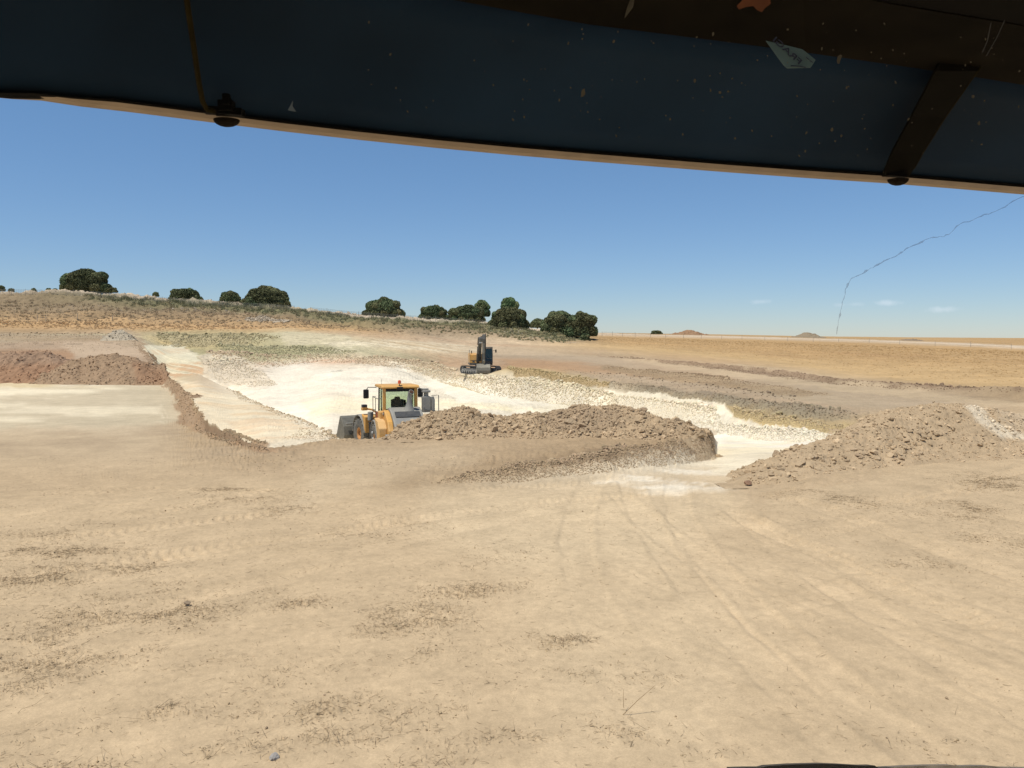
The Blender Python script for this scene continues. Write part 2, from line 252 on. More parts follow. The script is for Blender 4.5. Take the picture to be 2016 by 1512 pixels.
ugrid_px = np.concatenate([np.linspace(-1400, -60, 90)[:-1], np.linspace(-60, 2076, 1560), np.linspace(2076, 3400, 90)[1:]])
U = (ugrid_px - CX) / F   # column coordinate X / Y
NL = len(LN)
Dk = np.zeros((NL, len(U))); Zk = np.zeros_like(Dk); Rk = np.zeros_like(Dk); Ck = np.zeros((NL, len(U), 3))
for i, (kn, cols, rough) in enumerate(LN):
    us, Ds, Zs = [], [], []
    for (px, py, D, z) in kn:
        if py == 0:   # plan position given directly
            us.append((px - CX) / F); Ds.append(D); Zs.append(z)
        else:
            p = at(px, py, D, z); us.append(p[0] / p[1]); Ds.append(p[1]); Zs.append(p[2])
    Dk[i] = np.exp(np.interp(U, us, np.log(Ds))); Zk[i] = np.interp(U, us, Zs)
    cu = [(c[0] - CX) / F for c in cols]
    for j in range(3): Ck[i, :, j] = np.interp(U, cu, [C[c[1]][j] for c in cols])
    Rk[i] = np.interp(U, [(c[0] - CX) / F for c in rough], [c[1] for c in rough])
def csmooth(a, s):
    k = np.exp(-.5 * (np.arange(-3 * s, 3 * s + 1) / s) ** 2); k /= k.sum()
    p = np.pad(a, 3 * s, mode='edge'); return np.convolve(p, k, 'valid')
keepj = np.exp(-((U - (1404 - CX) / F) / .018) ** 4)      # the sharp cut end of the middle berm stays sharp
for i in range(NL):
    kj = keepj if i < 8 else 0 * keepj
    Dk[i] = np.exp(csmooth(np.log(Dk[i]), 5)) * (1 - kj) + Dk[i] * kj; Zk[i] = csmooth(Zk[i], 5) * (1 - kj) + Zk[i] * kj; Rk[i] = csmooth(Rk[i], 8) * (1 - kj) + Rk[i] * kj
    for j in range(3): Ck[i, :, j] = csmooth(Ck[i, :, j], 22) * (1 - kj) + Ck[i, :, j] * kj
for i in range(1, NL): Dk[i] = np.maximum(Dk[i], Dk[i - 1] + .15)

def ground_z(X, Y):
    """smooth terrain height at plan points"""
    X = np.atleast_1d(np.asarray(X, float)); Y = np.atleast_1d(np.asarray(Y, float))
    u = X / np.maximum(Y, .5); out = np.zeros(len(X))
    D = np.array([np.interp(u, U, Dk[i]) for i in range(NL)]); Z = np.array([np.interp(u, U, Zk[i]) for i in range(NL)])
    for i in range(NL - 1):
        m = (Y >= D[i]) & (Y < D[i + 1])
        t = np.clip((Y - D[i]) / (D[i + 1] - D[i]), 0, 1)
        out[m] = (Z[i] + (Z[i + 1] - Z[i]) * t)[m]
    return out

rows_per = [290, 26, 50, 32, 30, 16, 84, 14, 110, 40, 40, 44, 60, 50, 60, 40, 14, 10, 14, 14]
assert len(rows_per) == NL - 1, (len(rows_per), NL)
Tl = []
for i, n in enumerate(rows_per):
    for j in range(n): Tl.append((i, j / n))
Tl.append((NL - 2, 1.0))
nr, nc = len(Tl), len(U)
gD = np.zeros((nr, nc)); gZ = np.zeros((nr, nc)); gR = np.zeros((nr, nc)); gC = np.zeros((nr, nc, 3)); gT = np.zeros((nr, nc))
for r, (i, t) in enumerate(Tl):
    gD[r] = Dk[i] * (Dk[i + 1] / Dk[i]) ** t
    tt = (gD[r] - Dk[i]) / (Dk[i + 1] - Dk[i])
    gZ[r] = Zk[i] + (Zk[i + 1] - Zk[i]) * tt
    tc_ = t ** 3 if i == 1 else t
    gR[r] = Rk[i] + (Rk[i + 1] - Rk[i]) * tc_
    gC[r] = Ck[i] + (Ck[i + 1] - Ck[i]) * tc_
    gT[r] = i + t
gX = U[None, :] * gD; gY = gD
PX, PY = project(gX, gY, gZ)
V = np.minimum.accumulate(PY, axis=0)       # how far up the view each plan point lies
def sdist(poly, x, y):
    """signed distance (inside > 0) to a polygon"""
    d = np.full(x.shape, 1e18); inside = np.zeros(x.shape, bool); n = len(poly)
    for i in range(n):
        ax, ay = poly[i]; bx, by = poly[(i + 1) % n]
        ex, ey = bx - ax, by - ay
        t = np.clip(((x - ax) * ex + (y - ay) * ey) / (ex * ex + ey * ey + 1e-9), 0, 1)
        d = np.minimum(d, (x - ax - t * ex) ** 2 + (y - ay - t * ey) ** 2)
        c = ((ay > y) != (by > y)) & (x < ex * (y - ay) / (ey + 1e-12) + ax)
        inside ^= c
    return np.where(inside, 1, -1) * np.sqrt(d)
# world-space noise that warps the patch outlines
wsc = np.clip(gD / 25, .25, 12)
lg = np.log(gD)
warpX = fbm(gX / 2.2, gY / 2.2, 4, 11) * 9 + fbm(U[None, :] * 40 + 0 * lg, lg * 10, 4, 12) * 16
warpY = fbm(gX / 1.7, gY / 3.7, 4, 21) * 3 + fbm(U[None, :] * 50 + 0 * lg, lg * 18, 3, 22) * 3
WX = PX + warpX; WY = V + warpY * np.clip((V - 640) / 90, .12, 1.6)
fstr = np.clip((115 - gD) / 40, 0, 1)
streak = fbm(U[None, :] * 6 + 3 + .3 * vn(gX / 4, gY / 4, 37), lg * 9, 4, 31) * fstr + .6 * (1 - fstr) * fbm(U[None, :] * 7, gT * 6, 4, 33)       # streaks that run with the benches
streak2 = fbm(U[None, :] * 9 + .3 * vn(gX / 3, gY / 3, 36), lg * 22, 4, 35) * fstr + .8 * (1 - fstr) * fbm(U[None, :] * 9, gT * 11, 4, 39)
def patch(poly, col, strength=1, soft=6, rough=None, streaky=0, sq=1.0):
    poly = [(a, b * sq) for a, b in poly]
    d = sdist(poly, WX, WY * sq)
    m = np.clip(d / soft + .5, 0, 1) * strength
    if streaky: m = m * np.clip(.5 + streaky * streak2 * 2.2, 0, 1)
    c = np.array(C[col] if isinstance(col, str) else col)
    gC[:] = gC * (1 - m[..., None]) + c * m[..., None]
    if rough is not None: gR[:] = gR * (1 - m) + rough * m

# broad tone changes of the graded sand
patch([(-300, 833), (380, 842), (530, 890), (650, 878), (820, 872), (560, 935), (380, 960), (-300, 1010)], 'sandd', .55, 40)
patch([(-300, 838), (340, 836), (420, 868), (520, 900), (260, 905), (-300, 905)], (.37, .285, .19), .7, 16, streaky=.9)
patch([(560, 940), (640, 925), (690, 900), (780, 905), (860, 900), (900, 870), (760, 868), (620, 890), (520, 915)], 'sandd', .5, 12)
patch([(690, 890), (850, 875), (960, 890), (900, 920), (800, 935), (700, 950), (600, 1000), (560, 1000), (600, 950)], (.53, .43, .295), .35, 34, sq=1)
patch([(850, 960), (1200, 935), (1480, 950), (1440, 1010), (1300, 1100), (1000, 1120), (820, 1050)], 'sandl', .6, 70)
patch([(1000, 1000), (1330, 1000), (1500, 1250), (1400, 1512), (1100, 1512)], 'sandl', .35, 160)
patch([(262, 672), (280, 671), (305, 718), (335, 744), (375, 779), (392, 812), (412, 838), (470, 858), (525, 876), (560, 884), (520, 892), (400, 856), (352, 832), (354, 812), (342, 781), (322, 757), (290, 735)], (.335, .235, .15), .95, 4, rough=.07)
patch([(930, 930), (1010, 908), (1100, 893), (1200, 880), (1385, 858), (1400, 888), (1200, 903), (1100, 915), (1010, 930)], (.215, .155, .10), .85, 8, streaky=1.2, rough=.07)  # dark brown soil of the ledge, with its shadow painted into the colour
patch([(1360, 850), (1408, 850), (1412, 905), (1370, 905)], (.40, .30, .19), .7, 5)
patch([(1170, 945), (1270, 930), (1420, 905), (1480, 900), (1500, 935), (1450, 962), (1300, 968)], 'white', .75, 16, streaky=.9)
patch([(1400, 905), (1420, 870), (1500, 850), (1600, 862), (1560, 905), (1500, 935), (1400, 935)], (.76, .67, .48), .7, 12, streaky=.7)
patch([(1420, 965), (1470, 945), (1700, 925), (1790, 915), (1700, 950), (1500, 985)], 'sandd', .7, 14, rough=.02)
patch([(1700, 925), (1850, 890), (2100, 850), (2100, 1010), (1800, 1080), (1500, 1050)], (.475, .365, .235), .6, 50)
# left hand pale bench
patch([(-300, 759), (322, 757), (342, 790), (358, 826), (330, 834), (170, 838), (-300, 850)], (.50, .425, .30), .95, 6, rough=0)
patch([(-300, 759), (285, 757), (230, 770), (120, 776), (-300, 780)], (.74, .66, .49), .8, 6, streaky=1)
patch([(-100, 790), (200, 785), (320, 800), (345, 825), (200, 835), (-100, 840)], (.64, .56, .41), .9, 12, streaky=1.4)
patch([(-300, 752), (200, 752), (320, 752), (300, 762), (-300, 765)], 'ochre', .6, 6, streaky=1)
# left plateau behind the red heap
patch([(-300, 672), (262, 670), (290, 705), (320, 748), (-300, 752)], (.37, .275, .19), .9, 8, rough=.05)
patch([(-300, 690), (130, 688), (160, 720), (-300, 752)], 'red', .8, 10, rough=.07)
patch([(125, 672), (255, 672), (285, 700), (200, 704), (140, 700)], (.46, .355, .25), .8, 8, rough=.02)
patch([(-300, 655), (200, 655), (262, 668), (-300, 682)], (.36, .29, .20), .9, 5, streaky=.8)
patch([(205, 664), (235, 645), (262, 655), (300, 690), (275, 690)], 'clayl', .7, 4)
# terrace
patch([(283, 680), (360, 678), (392, 700), (396, 735), (340, 744), (305, 715)], (.63, .585, .44), .95, 4, rough=.01)
patch([(290, 688), (375, 686), (380, 694), (296, 698)], 'pink', .8, 3, streaky=1)
patch([(305, 718), (392, 712), (398, 735), (350, 744), (328, 738)], (.50, .33, .20), .85, 5, rough=.08, streaky=1.3)
patch([(395, 700), (440, 690), (500, 715), (540, 750), (520, 760), (440, 760), (400, 740)], (.60, .52, .40), .8, 6, rough=.13)
patch([(345, 745), (520, 800), (620, 850), (560, 872), (500, 866), (420, 835), (385, 785)], (.71, .62, .455), .9, 8)
patch([(345, 745), (470, 775), (560, 815), (500, 830), (400, 800)], (.62, .47, .30), .7, 8, streaky=1)
patch([(430, 830), (560, 820), (640, 860), (520, 872)], (.60, .45, .30), .6, 8, streaky=1)
# pit floor tints
patch([(600, 705), (760, 702), (760, 722), (640, 726)], 'pink', .7, 6, streaky=.9)
patch([(560, 722), (800, 720), (900, 770), (700, 780)], (.80, .745, .62), .8, 20)
patch([(600, 785), (760, 775), (1000, 790), (1000, 810), (600, 815)], 'yel', .75, 12, streaky=.9)
patch([(930, 800), (1120, 795), (1200, 815), (1000, 820)], 'yel', .4, 12, streaky=.9)
patch([(835, 752), (900, 745), (930, 750), (1020, 790), (1100, 800), (1000, 798), (900, 790)], (.81, .76, .63), .8, 8, rough=.0)
# greenish back face
patch([(430, 684), (620, 684), (700, 690), (600, 700), (520, 704), (460, 700)], (.31, .295, .17), .8, 5, streaky=.9, rough=.12)
patch([(280, 655), (360, 655), (500, 658), (560, 655), (500, 664), (330, 672)], (.33, .285, .18), .7, 4, streaky=.6)
patch([(330, 664), (400, 662), (492, 664), (490, 680), (400, 684), (340, 682)], (.42, .36, .22), .8, 4, rough=.1)
patch([(560, 655), (700, 662), (700, 678), (560, 682)], (.55, .49, .34), .8, 6)
patch([(640, 676), (760, 667), (860, 672), (960, 690), (880, 694), (760, 684), (660, 692)], (.66, .59, .44), .75, 6, streaky=.8)
patch([(700, 686), (860, 700), (890, 712), (800, 706), (720, 700)], (.34, .31, .20), .6, 6, streaky=.6)
patch([(500, 712), (700, 706), (720, 716), (600, 726), (510, 722)], (.56, .36, .25), .6, 5, streaky=.9)
patch([(860, 698), (905, 706), (905, 722), (860, 722)], (.45, .28, .17), .6, 5, streaky=.6)
# right hand roads
patch([(980, 706), (1120, 712), (1300, 735), (1500, 762), (1400, 758), (1200, 735), (1000, 724)], (.39, .25, .145), .75, 6, rough=.05)
patch([(1200, 720), (1400, 738), (1640, 778), (1560, 778), (1330, 752), (1180, 728)], (.32, .24, .15), .8, 6, rough=.06)
patch([(1130, 733), (1400, 762), (1700, 806), (1650, 812), (1400, 775), (1180, 748)], (.39, .30, .205), .8, 8)
patch([(1180, 700), (1500, 722), (1900, 780), (2100, 800), (2100, 812), (1700, 775), (1300, 722)], (.48, .375, .245), .7, 5)
patch([(1170, 701), (1362, 715), (1540, 733), (1660, 751), (2100, 778), (2100, 784), (1640, 755), (1360, 720)], (.25, .175, .115), .85, 4)
patch([(1100, 690), (1400, 706), (1400, 712), (1100, 697)], 'brown', .5, 3, streaky=.9)
# soils of the right bank
patch([(1200, 754), (1463, 787), (1682, 812), (1680, 828), (1520, 822), (1400, 798), (1200, 768)], (.25, .22, .16), .6, 4, streaky=1.1)
patch([(1180, 768), (1300, 777), (1400, 793), (1440, 822), (1420, 850), (1300, 828), (1180, 806)], (.74, .665, .515), 1, 4, rough=.05)
patch([(1440, 800), (1500, 815), (1640, 836), (1700, 842), (1640, 852), (1540, 840), (1440, 822)], (.42, .33, .18), .8, 5)
patch([(1300, 830), (1400, 815), (1500, 838), (1640, 858), (1600, 872), (1500, 866), (1380, 850)], (.74, .68, .55), .8, 5, rough=.07)
patch([(985, 722), (1013, 724), (1130, 740), (1200, 756), (1200, 764), (1100, 752), (1020, 742)], (.37, .27, .14), .85, 5)
# hillside
patch([(300, 588), (560, 600), (700, 622), (950, 640), (1060, 652), (1160, 668), (1100, 672), (960, 655), (760, 636), (560, 618), (300, 600)], 'scrubg', .75, 5, streaky=.9)
patch([(170, 582), (420, 592), (420, 602), (200, 594)], (.17, .165, .10), .7, 4, streaky=.7)
patch([(-200, 628), (240, 634), (420, 648), (-200, 644)], 'dry', .7, 5, streaky=.9)
patch([(130, 612), (260, 620), (250, 634), (120, 630)], 'dry', .5, 5, streaky=.8)
patch([(640, 648), (900, 668), (1200, 690), (1180, 697), (880, 676), (620, 655)], (.42, .29, .19), .6, 5, streaky=.8)
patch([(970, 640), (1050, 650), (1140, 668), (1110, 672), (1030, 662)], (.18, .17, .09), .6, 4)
patch([(1050, 640), (1090, 645), (1090, 650), (1050, 648)], 'pale', .9, 2)
patch([(1440, 690), (1700, 694), (1900, 700), (1820, 708), (1560, 706)], (.36, .23, .115), .7, 6, streaky=.8)
patch([(1600, 735), (1900, 700), (2100, 700), (2100, 760), (1850, 750)], 'goldl', .5, 20, streaky=.8)
# the second pale strip far out on the right
# general streaks
near = np.clip((40 - gD) / 20, 0, 1)
k = 1 + .12 * streak * (1 - near * .75) + .10 * streak2 * (1 - near * .85) + .035 * fbm(gX / 3, gY / 3, 4, 41)
gC *= k[..., None]
fg = np.clip((24 - gD) / 8, 0, 1)

# displacement
h = np.zeros_like(gD)
def band(a, b, c, d):
    return np.clip((gD - a) / (b - a + 1e-6), 0, 1) * np.clip((d - gD) / (d - c + 1e-6), 0, 1)
rsp = np.abs(np.gradient(gD, axis=0)) + 1e-4
def bl(c): return np.clip(1.3 * c / rsp, 0, 1) ** 1.5
s1 = stones(gX / .22, gY / .22, 3); s2 = stones(gX / .5, gY / .5, 5); s3 = stones(gX / 1.1, gY / 1.1, 7)
h += gR * 1.8 * (s1 * bl(.22) * band(0, 1, 40, 70) + s2 * bl(.5) * band(14, 25, 90, 130) * .9 + s3 * bl(1.1) * band(90, 130, 300, 400) * .8 - .25)
h += gR * 1.5 * (fbm(gX / 1.2, gY / 1.2, 2, 51) * bl(1.2) + .3 * fbm(gX / .35, gY / .35, 2, 53) * bl(.3))
h += np.clip(gR - .02, 0, 1) * 3 * fbm(gX / 6, gY / 6, 3, 55) * np.clip(gD / 100, .2, 1)
# vertical flutes cut by bucket teeth in the green face and the berm end
flm = np.clip(sdist([(330, 662), (400, 660), (492, 662), (492, 684), (400, 686), (335, 684)], WX, V) / 3 + .5, 0, 1)
h += flm * .45 * fbm(gX / .8 + .5 * fbm(gX / 3, gY / 3, 2, 63), gY / 14, 3, 61)
# gentle undulation & grading ripples of the sand in front
h += .05 * fbm(gX / 4, gY / 4, 3, 71) * np.clip((30 - gD) / 10, 0, 1)
def rot(x, y, a): return x * math.cos(a) + y * math.sin(a), -x * math.sin(a) + y * math.cos(a)
xa, ya = rot(gX, gY, math.atan2(1.9, 3.8)); wl = np.clip((1100 - PX) / 600, 0, 1)
h += fg * wl * .018 * fbm(xa / 2.2, ya / .16, 4, 73)
gC *= (1 + fg * wl * .045 * fbm(xa / 3.5, ya / .22, 4, 76))[..., None]
xb, yb = rot(gX, gY, math.atan2(-2.5, 1.25)); wr = np.clip((PX - 900) / 500, 0, 1)
h += fg * wr * .016 * fbm(xb / 3.0, yb / .17, 4, 74)
gC *= (1 + fg * wr * .06 * fbm(xb / 5, yb / .22, 4, 77))[..., None]
# crumbly patches with straw
n80 = fbm(gX * 2, gY * 2, 2, 80); n81 = fbm(gX * 1.3, gY * 1.3, 3, 82)
def ell(px, py, rx, ry):
    sl_ = -.13 if px < 1150 else .12
    return np.exp(-(((PX - px + 14 * n80) / rx) ** 2 + ((PY - py - sl_ * (PX - px) + 9 * n81) / (ry * 1.15)) ** 2))
CR = [(60, 1100, 170, 40, .8), (30, 1150, 130, 30, .9), (280, 1110, 90, 14, .8), (270, 1200, 200, 40, .9), (60, 1300, 110, 60, .8), (200, 1310, 150, 18, 1), (430, 1300, 120, 16, .8), (540, 1330, 120, 30, 1),
      (100, 1440, 160, 30, 1), (330, 1400, 100, 20, .9), (560, 1410, 160, 26, 1), (610, 1480, 140, 34, 1.1), (350, 1490, 200, 22, .9), (240, 1500, 260, 25, .8), (600, 1192, 70, 12, .7), (820, 1220, 120, 30, .7), (930, 1170, 120, 22, .6),
      (1080, 1270, 90, 14, .9), (780, 1300, 120, 20, .6), (840, 1400, 130, 40, .7), (900, 1480, 180, 30, .8), (1180, 1330, 140, 18, .6), (1330, 1470, 110, 30, .8), (1250, 1450, 100, 30, .6), (980, 1100, 90, 16, .4), (560, 985, 60, 26, .8), (420, 975, 60, 20, .6),
      (230, 940, 130, 16, .5), (480, 915, 100, 10, .5), (1960, 950, 90, 14, .6), (1900, 1010, 80, 14, .6), (1650, 985, 120, 14, .4), (1950, 1060, 80, 20, .5), (1600, 1450, 120, 30, .3), (1900, 1470, 140, 30, .35), (1800, 1110, 120, 16, .4), (700, 1050, 160, 20, .3)]
cr = np.zeros_like(gD)
for (a, b, c_, d_, s_) in CR: cr = np.maximum(cr, s_ * ell(a, b, c_, d_))
brk = np.clip(fbm(gX / .8, gY / .5, 5, 85, .6) * 2.6 + .12, 0, 1)
cr = np.clip(cr * 1.35 * (.20 + brk * .9), 0, 1) * (gD < 22)
s0 = stones(gX / .075, gY / .05, 91); s00 = stones(gX / .035, gY / .03, 94)
nearw = np.clip((14 - gD) / 5, 0, 1)
h += cr * (.030 * s0 + .016 * s00 * nearw + .02 * s1) * np.clip(gD / 7, .6, 1.6)
h += fg * (.004 * fbm(gX / .10, gY / .10, 3, 96) + .010 * np.clip(stones(gX / .16, gY / .16, 97, .1) - .25, 0, 1)) * (gD < 16)
gC *= (1 - cr * .08)[..., None]
# tyre tracks
def bez(p0, p1, p2, n=14):
    t = np.linspace(0, 1, n)[:, None]; return (1 - t) ** 2 * p0 + 2 * t * (1 - t) * p1 + t * t * p2
def gp(px, py): return at(px, py, None, 0)[:2]
tracks = [bez(gp(1290, 940), gp(1330, 1040), gp(2100, 1400)), bez(gp(1250, 950), gp(1180, 1100), gp(1600, 1512)), bez(gp(1200, 960), gp(800, 1010), gp(-100, 1260)),
          bez(gp(1250, 950), gp(900, 980), gp(-100, 1120)), bez(gp(1420, 965), gp(1550, 1010), gp(2100, 1230)), bez(gp(1330, 960), gp(1400, 1100), gp(1950, 1512)),
          bez(gp(1210, 960), gp(930, 1040), gp(560, 1100)), bez(gp(1500, 1000), gp(1760, 960), gp(2080, 880)), bez(gp(1560, 1120), gp(1800, 1060), gp(2080, 940)), bez(gp(150, 960), gp(600, 925), gp(980, 885)),
          bez(gp(60, 1030), gp(500, 960), gp(760, 880))]
nr_near = int(sum(rows_per[:2])) + 20
sx, sy = gX[:nr_near], gY[:nr_near]
for ti, tr in enumerate(tracks):
    best = np.full(sx.shape, 1e9); lat = np.zeros(sx.shape); arc = np.zeros(sx.shape); acc = 0
    for a, b in zip(tr[:-1], tr[1:]):
        e = b - a; L = np.hypot(*e); e = e / L
        t = np.clip((sx - a[0]) * e[0] + (sy - a[1]) * e[1], 0, L)
        dx = sx - a[0] - t * e[0]; dy = sy - a[1] - t * e[1]; d = np.hypot(dx, dy)
        m = d < best; best[m] = d[m]; lat[m] = (-(dx * e[1]) + dy * e[0])[m]; arc[m] = (acc + t)[m]; acc += L
    for sgn in (-1, 1):
        ax_ = np.abs(lat - sgn * 1.0) + .05 * fbm(sx, sy, 2, 100 + ti)
        inn = np.clip((.30 - ax_) / .06, 0, 1) * (best < 2) * np.clip(.55 + .9 * fbm(sx / 2, sy / 2, 2, 120 + ti), 0, 1)
        rim = np.exp(-((ax_ - .34) / .05) ** 2) * (best < 2)
        lug = np.clip(np.sin((arc + .35 * np.abs(lat - sgn)) * 2 * math.pi / .17 * (.9)) * 2, -1, 1)
        h[:nr_near] += -.020 * inn + .018 * rim * np.clip(.4 + fbm(sx / 1.5, sy / 1.5, 2, 140 + ti), 0, 1) + .011 * inn * lug * (ti in (3, 4, 7, 8, 9, 10))
        gC[:nr_near] *= (1 + .05 * inn - .03 * rim)[..., None]
# red-brown windrow that edges the right field
wm = np.clip((gX / gY - (1200 - CX) / F) / .05, 0, 1)
h += wm * np.clip(1 - np.abs(gD - Dk[13][None, :]) / 1.6, 0, 1) * (.30 + .12 * fbm(gX / 1.5, gY / 1.5, 3, 151) + .25 * np.clip((PX - 1900) / 60, 0, 1))
gZ2 = gZ + h
# keep excavator pad and loader spot flat
for (ex, ey, er) in ((-3.9, 87.0, 4.2),):
    q = np.clip((np.hypot(gX - ex, gY - ey) - er) / 1.5, 0, 1); gZ2 = gZ + h * q
midw = np.clip((gD - 32) / 20, 0, 1) * np.clip((230 - gD) / 30, 0, 1)
rr2 = np.clip(gR * 10, .25, 1)
cs_ = np.clip(gD / 60, .6, 3)
gC *= (1 + midw * rr2 * (.24 * (.6 * fbm(gX / 1.6, gY / 6, 3, 161, .65) * bl(3) + .5 * fbm(U[None, :] * 34, lg * 26, 3, 162, .6))))[..., None]
sl = fbm(U[None, :] * 7 + .4 * vn(gX / 9, gY / 9, 171), gT * 26, 3, 172)
gC *= (1 - .30 * np.clip((np.abs(sl - .1) < .035) * 1.0, 0, 1) * midw * (gD > 95) * (PX < 1000) * (gT < 14))[..., None]
gC *= (1 - .05 * np.abs(fbm(gX / 1.3, gY / 1.3, 4, 181)) - .04 * (fbm(gX / .12, gY / .12, 3, 183) > .25) * (gD < 20))[..., None]
gC = np.clip(gC, .02, .86)
PV = np.stack([gX, gY, gZ2], -1)

def grid_faces(r0, r1, c0, c1):
    r, c = np.meshgrid(np.arange(r0, r1), np.arange(c0, c1), indexing='ij')
    a = r * nc + c
    return np.stack([a, a + 1, a + nc + 1, a + nc], -1).reshape(-1, 4)
def sub_terrain(name, faces, kind='structure'):
    idx = np.unique(faces); remap = np.zeros(nr * nc, np.int64); remap[idx] = np.arange(len(idx))
    o = np_mesh(name, PV.reshape(-1, 3)[idx], remap[faces], M_earth, gC.reshape(-1, 3)[idx], smooth=True)
    o["kind"] = kind; return o
r13 = int(sum(rows_per[:14])); r12 = int(sum(rows_per[:13])); csplit = int(np.searchsorted(U, (1175 - CX) / F))
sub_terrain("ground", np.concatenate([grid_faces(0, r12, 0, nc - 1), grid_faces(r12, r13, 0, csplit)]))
sub_terrain("hillside", grid_faces(r13, nr - 1, 0, csplit))
sub_terrain("field", grid_faces(r12, nr - 1, csplit, nc - 1))
# the yard the machine stands on, behind and beside the camera
V0 = [(-60, -80, -.03), (60, -80, -.03), (60, 3.2, -.03), (-60, 3.2, -.03), (-400, 3.2, -.06), (-400, -300, -.06), (400, -300, -.06), (400, 3.2, -.06)]
o = np_mesh("yard_ground", V0[:4], [(0, 1, 2, 3)], M_earth, np.tile(C['sand'], (4, 1))); o["kind"] = 'structure'

# ------------------------------------------------------------------ rocks
def ico(sub):
    import bmesh
    bm = bmesh.new(); bmesh.ops.create_icosphere(bm, subdivisions=sub, radius=1)
    v = np.array([x.co[:] for x in bm.verts]); f = np.array([[y.index for y in x.verts] for x in bm.faces]); bm.free(); return v, f
ICO1, ICO2, ICO3 = ico(1), ico(2), ico(3)
def rock_proto(base, n, seed):
    v, f = base; out = []; r = np.random.default_rng(seed)
    for _ in range(n):
        p = v.copy()
        for _k in range(7):
            nrm = r.normal(size=3); nrm /= np.linalg.norm(nrm); o_ = r.uniform(.45, .85)
            d = p @ nrm - o_; p = p - np.outer(np.clip(d, 0, None) * .92, nrm)
        p = p * r.uniform(.93, 1.07, size=(len(p), 1)) * np.array([1, r.uniform(.6, .95), r.uniform(.45, .8)])
        out.append(p)
    return out
PR1 = rock_proto(ICO1, 14, 3); PR2 = rock_proto(ICO2, 14, 4)
def rocks_arrays(pos, size, cols, seed, base=1):
    r = np.random.default_rng(seed); protos, f = (PR1, ICO1[1]) if base == 1 else (PR2, ICO2[1])
    P = np.array(protos); n = len(pos); pick = r.integers(0, len(P), n)
    q = r.normal(size=(n, 4)) * np.array([1, .25, .25, 1]); q /= np.linalg.norm(q, axis=1)[:, None]
    w_, x, y, z = q.T
    Rm = np.stack([1 - 2 * (y * y + z * z), 2 * (x * y - z * w_), 2 * (x * z + y * w_), 2 * (x * y + z * w_), 1 - 2 * (x * x + z * z), 2 * (y * z - x * w_), 2 * (x * z - y * w_), 2 * (y * z + x * w_), 1 - 2 * (x * x + y * y)], -1).reshape(n, 3, 3)
    Vv = np.einsum('nij,nkj->nki', Rm, P[pick]) * size[:, None, None] + pos[:, None, :]
    nv = P.shape[1]
    Fv = f[None] + (np.arange(n) * nv)[:, None, None]
    Cv = np.repeat(cols, nv, axis=0)
    return Vv.reshape(-1, 3), Fv.reshape(-1, 3), Cv
def scatter_rocks(name, pos, size, col, seed, base=1, label=None, var=.24, parent=None, cat='rubble'):
    r = np.random.default_rng(seed + 5)
    cols = np.array(col)[None] * r.uniform(1 - var, 1 + var, (len(pos), 1)) * r.uniform(.97, 1.03, (len(pos), 3)) if np.ndim(col) == 1 else col
    Vv, Fv, Cv = rocks_arrays(pos, size, cols, seed, base)
    o = np_mesh(name, Vv, Fv, M_rock, Cv, parent=parent); o["kind"] = "stuff"
    if label: o["label"] = label; o["category"] = cat
    return o
Xr, Yr = gX, gY
def surf_points(poly, n, seed, minrough=0):
    """random points on the visible terrain inside an outline"""
    r = np.random.default_rng(seed)
    d = sdist(poly, PX + warpX * .5, V + warpY * .4) > 0
    d &= (PY - V) < 1.0
    ii = np.argwhere(d[:-1, :-1])
    rr, cc = ii[:, 0], ii[:, 1]
    area = np.abs(gD[rr + 1, cc] - gD[rr, cc]) * gD[rr, cc] * (U[cc + 1] - U[cc])
    wgt = area * 1.0; wgt /= wgt.sum()
    s = r.choice(len(ii), n, p=wgt); t = r.random((n, 2))
    rr, cc = rr[s], cc[s]
    p = PV[rr, cc] * (1 - t[:, :1]) + PV[rr + 1, cc + 1] * t[:, :1]
    return p
def psize(r, n, lo, hi, p=2.2):
    return lo * (1 - r.random(n) * (1 - (lo / hi) ** p)) ** (-1 / p)

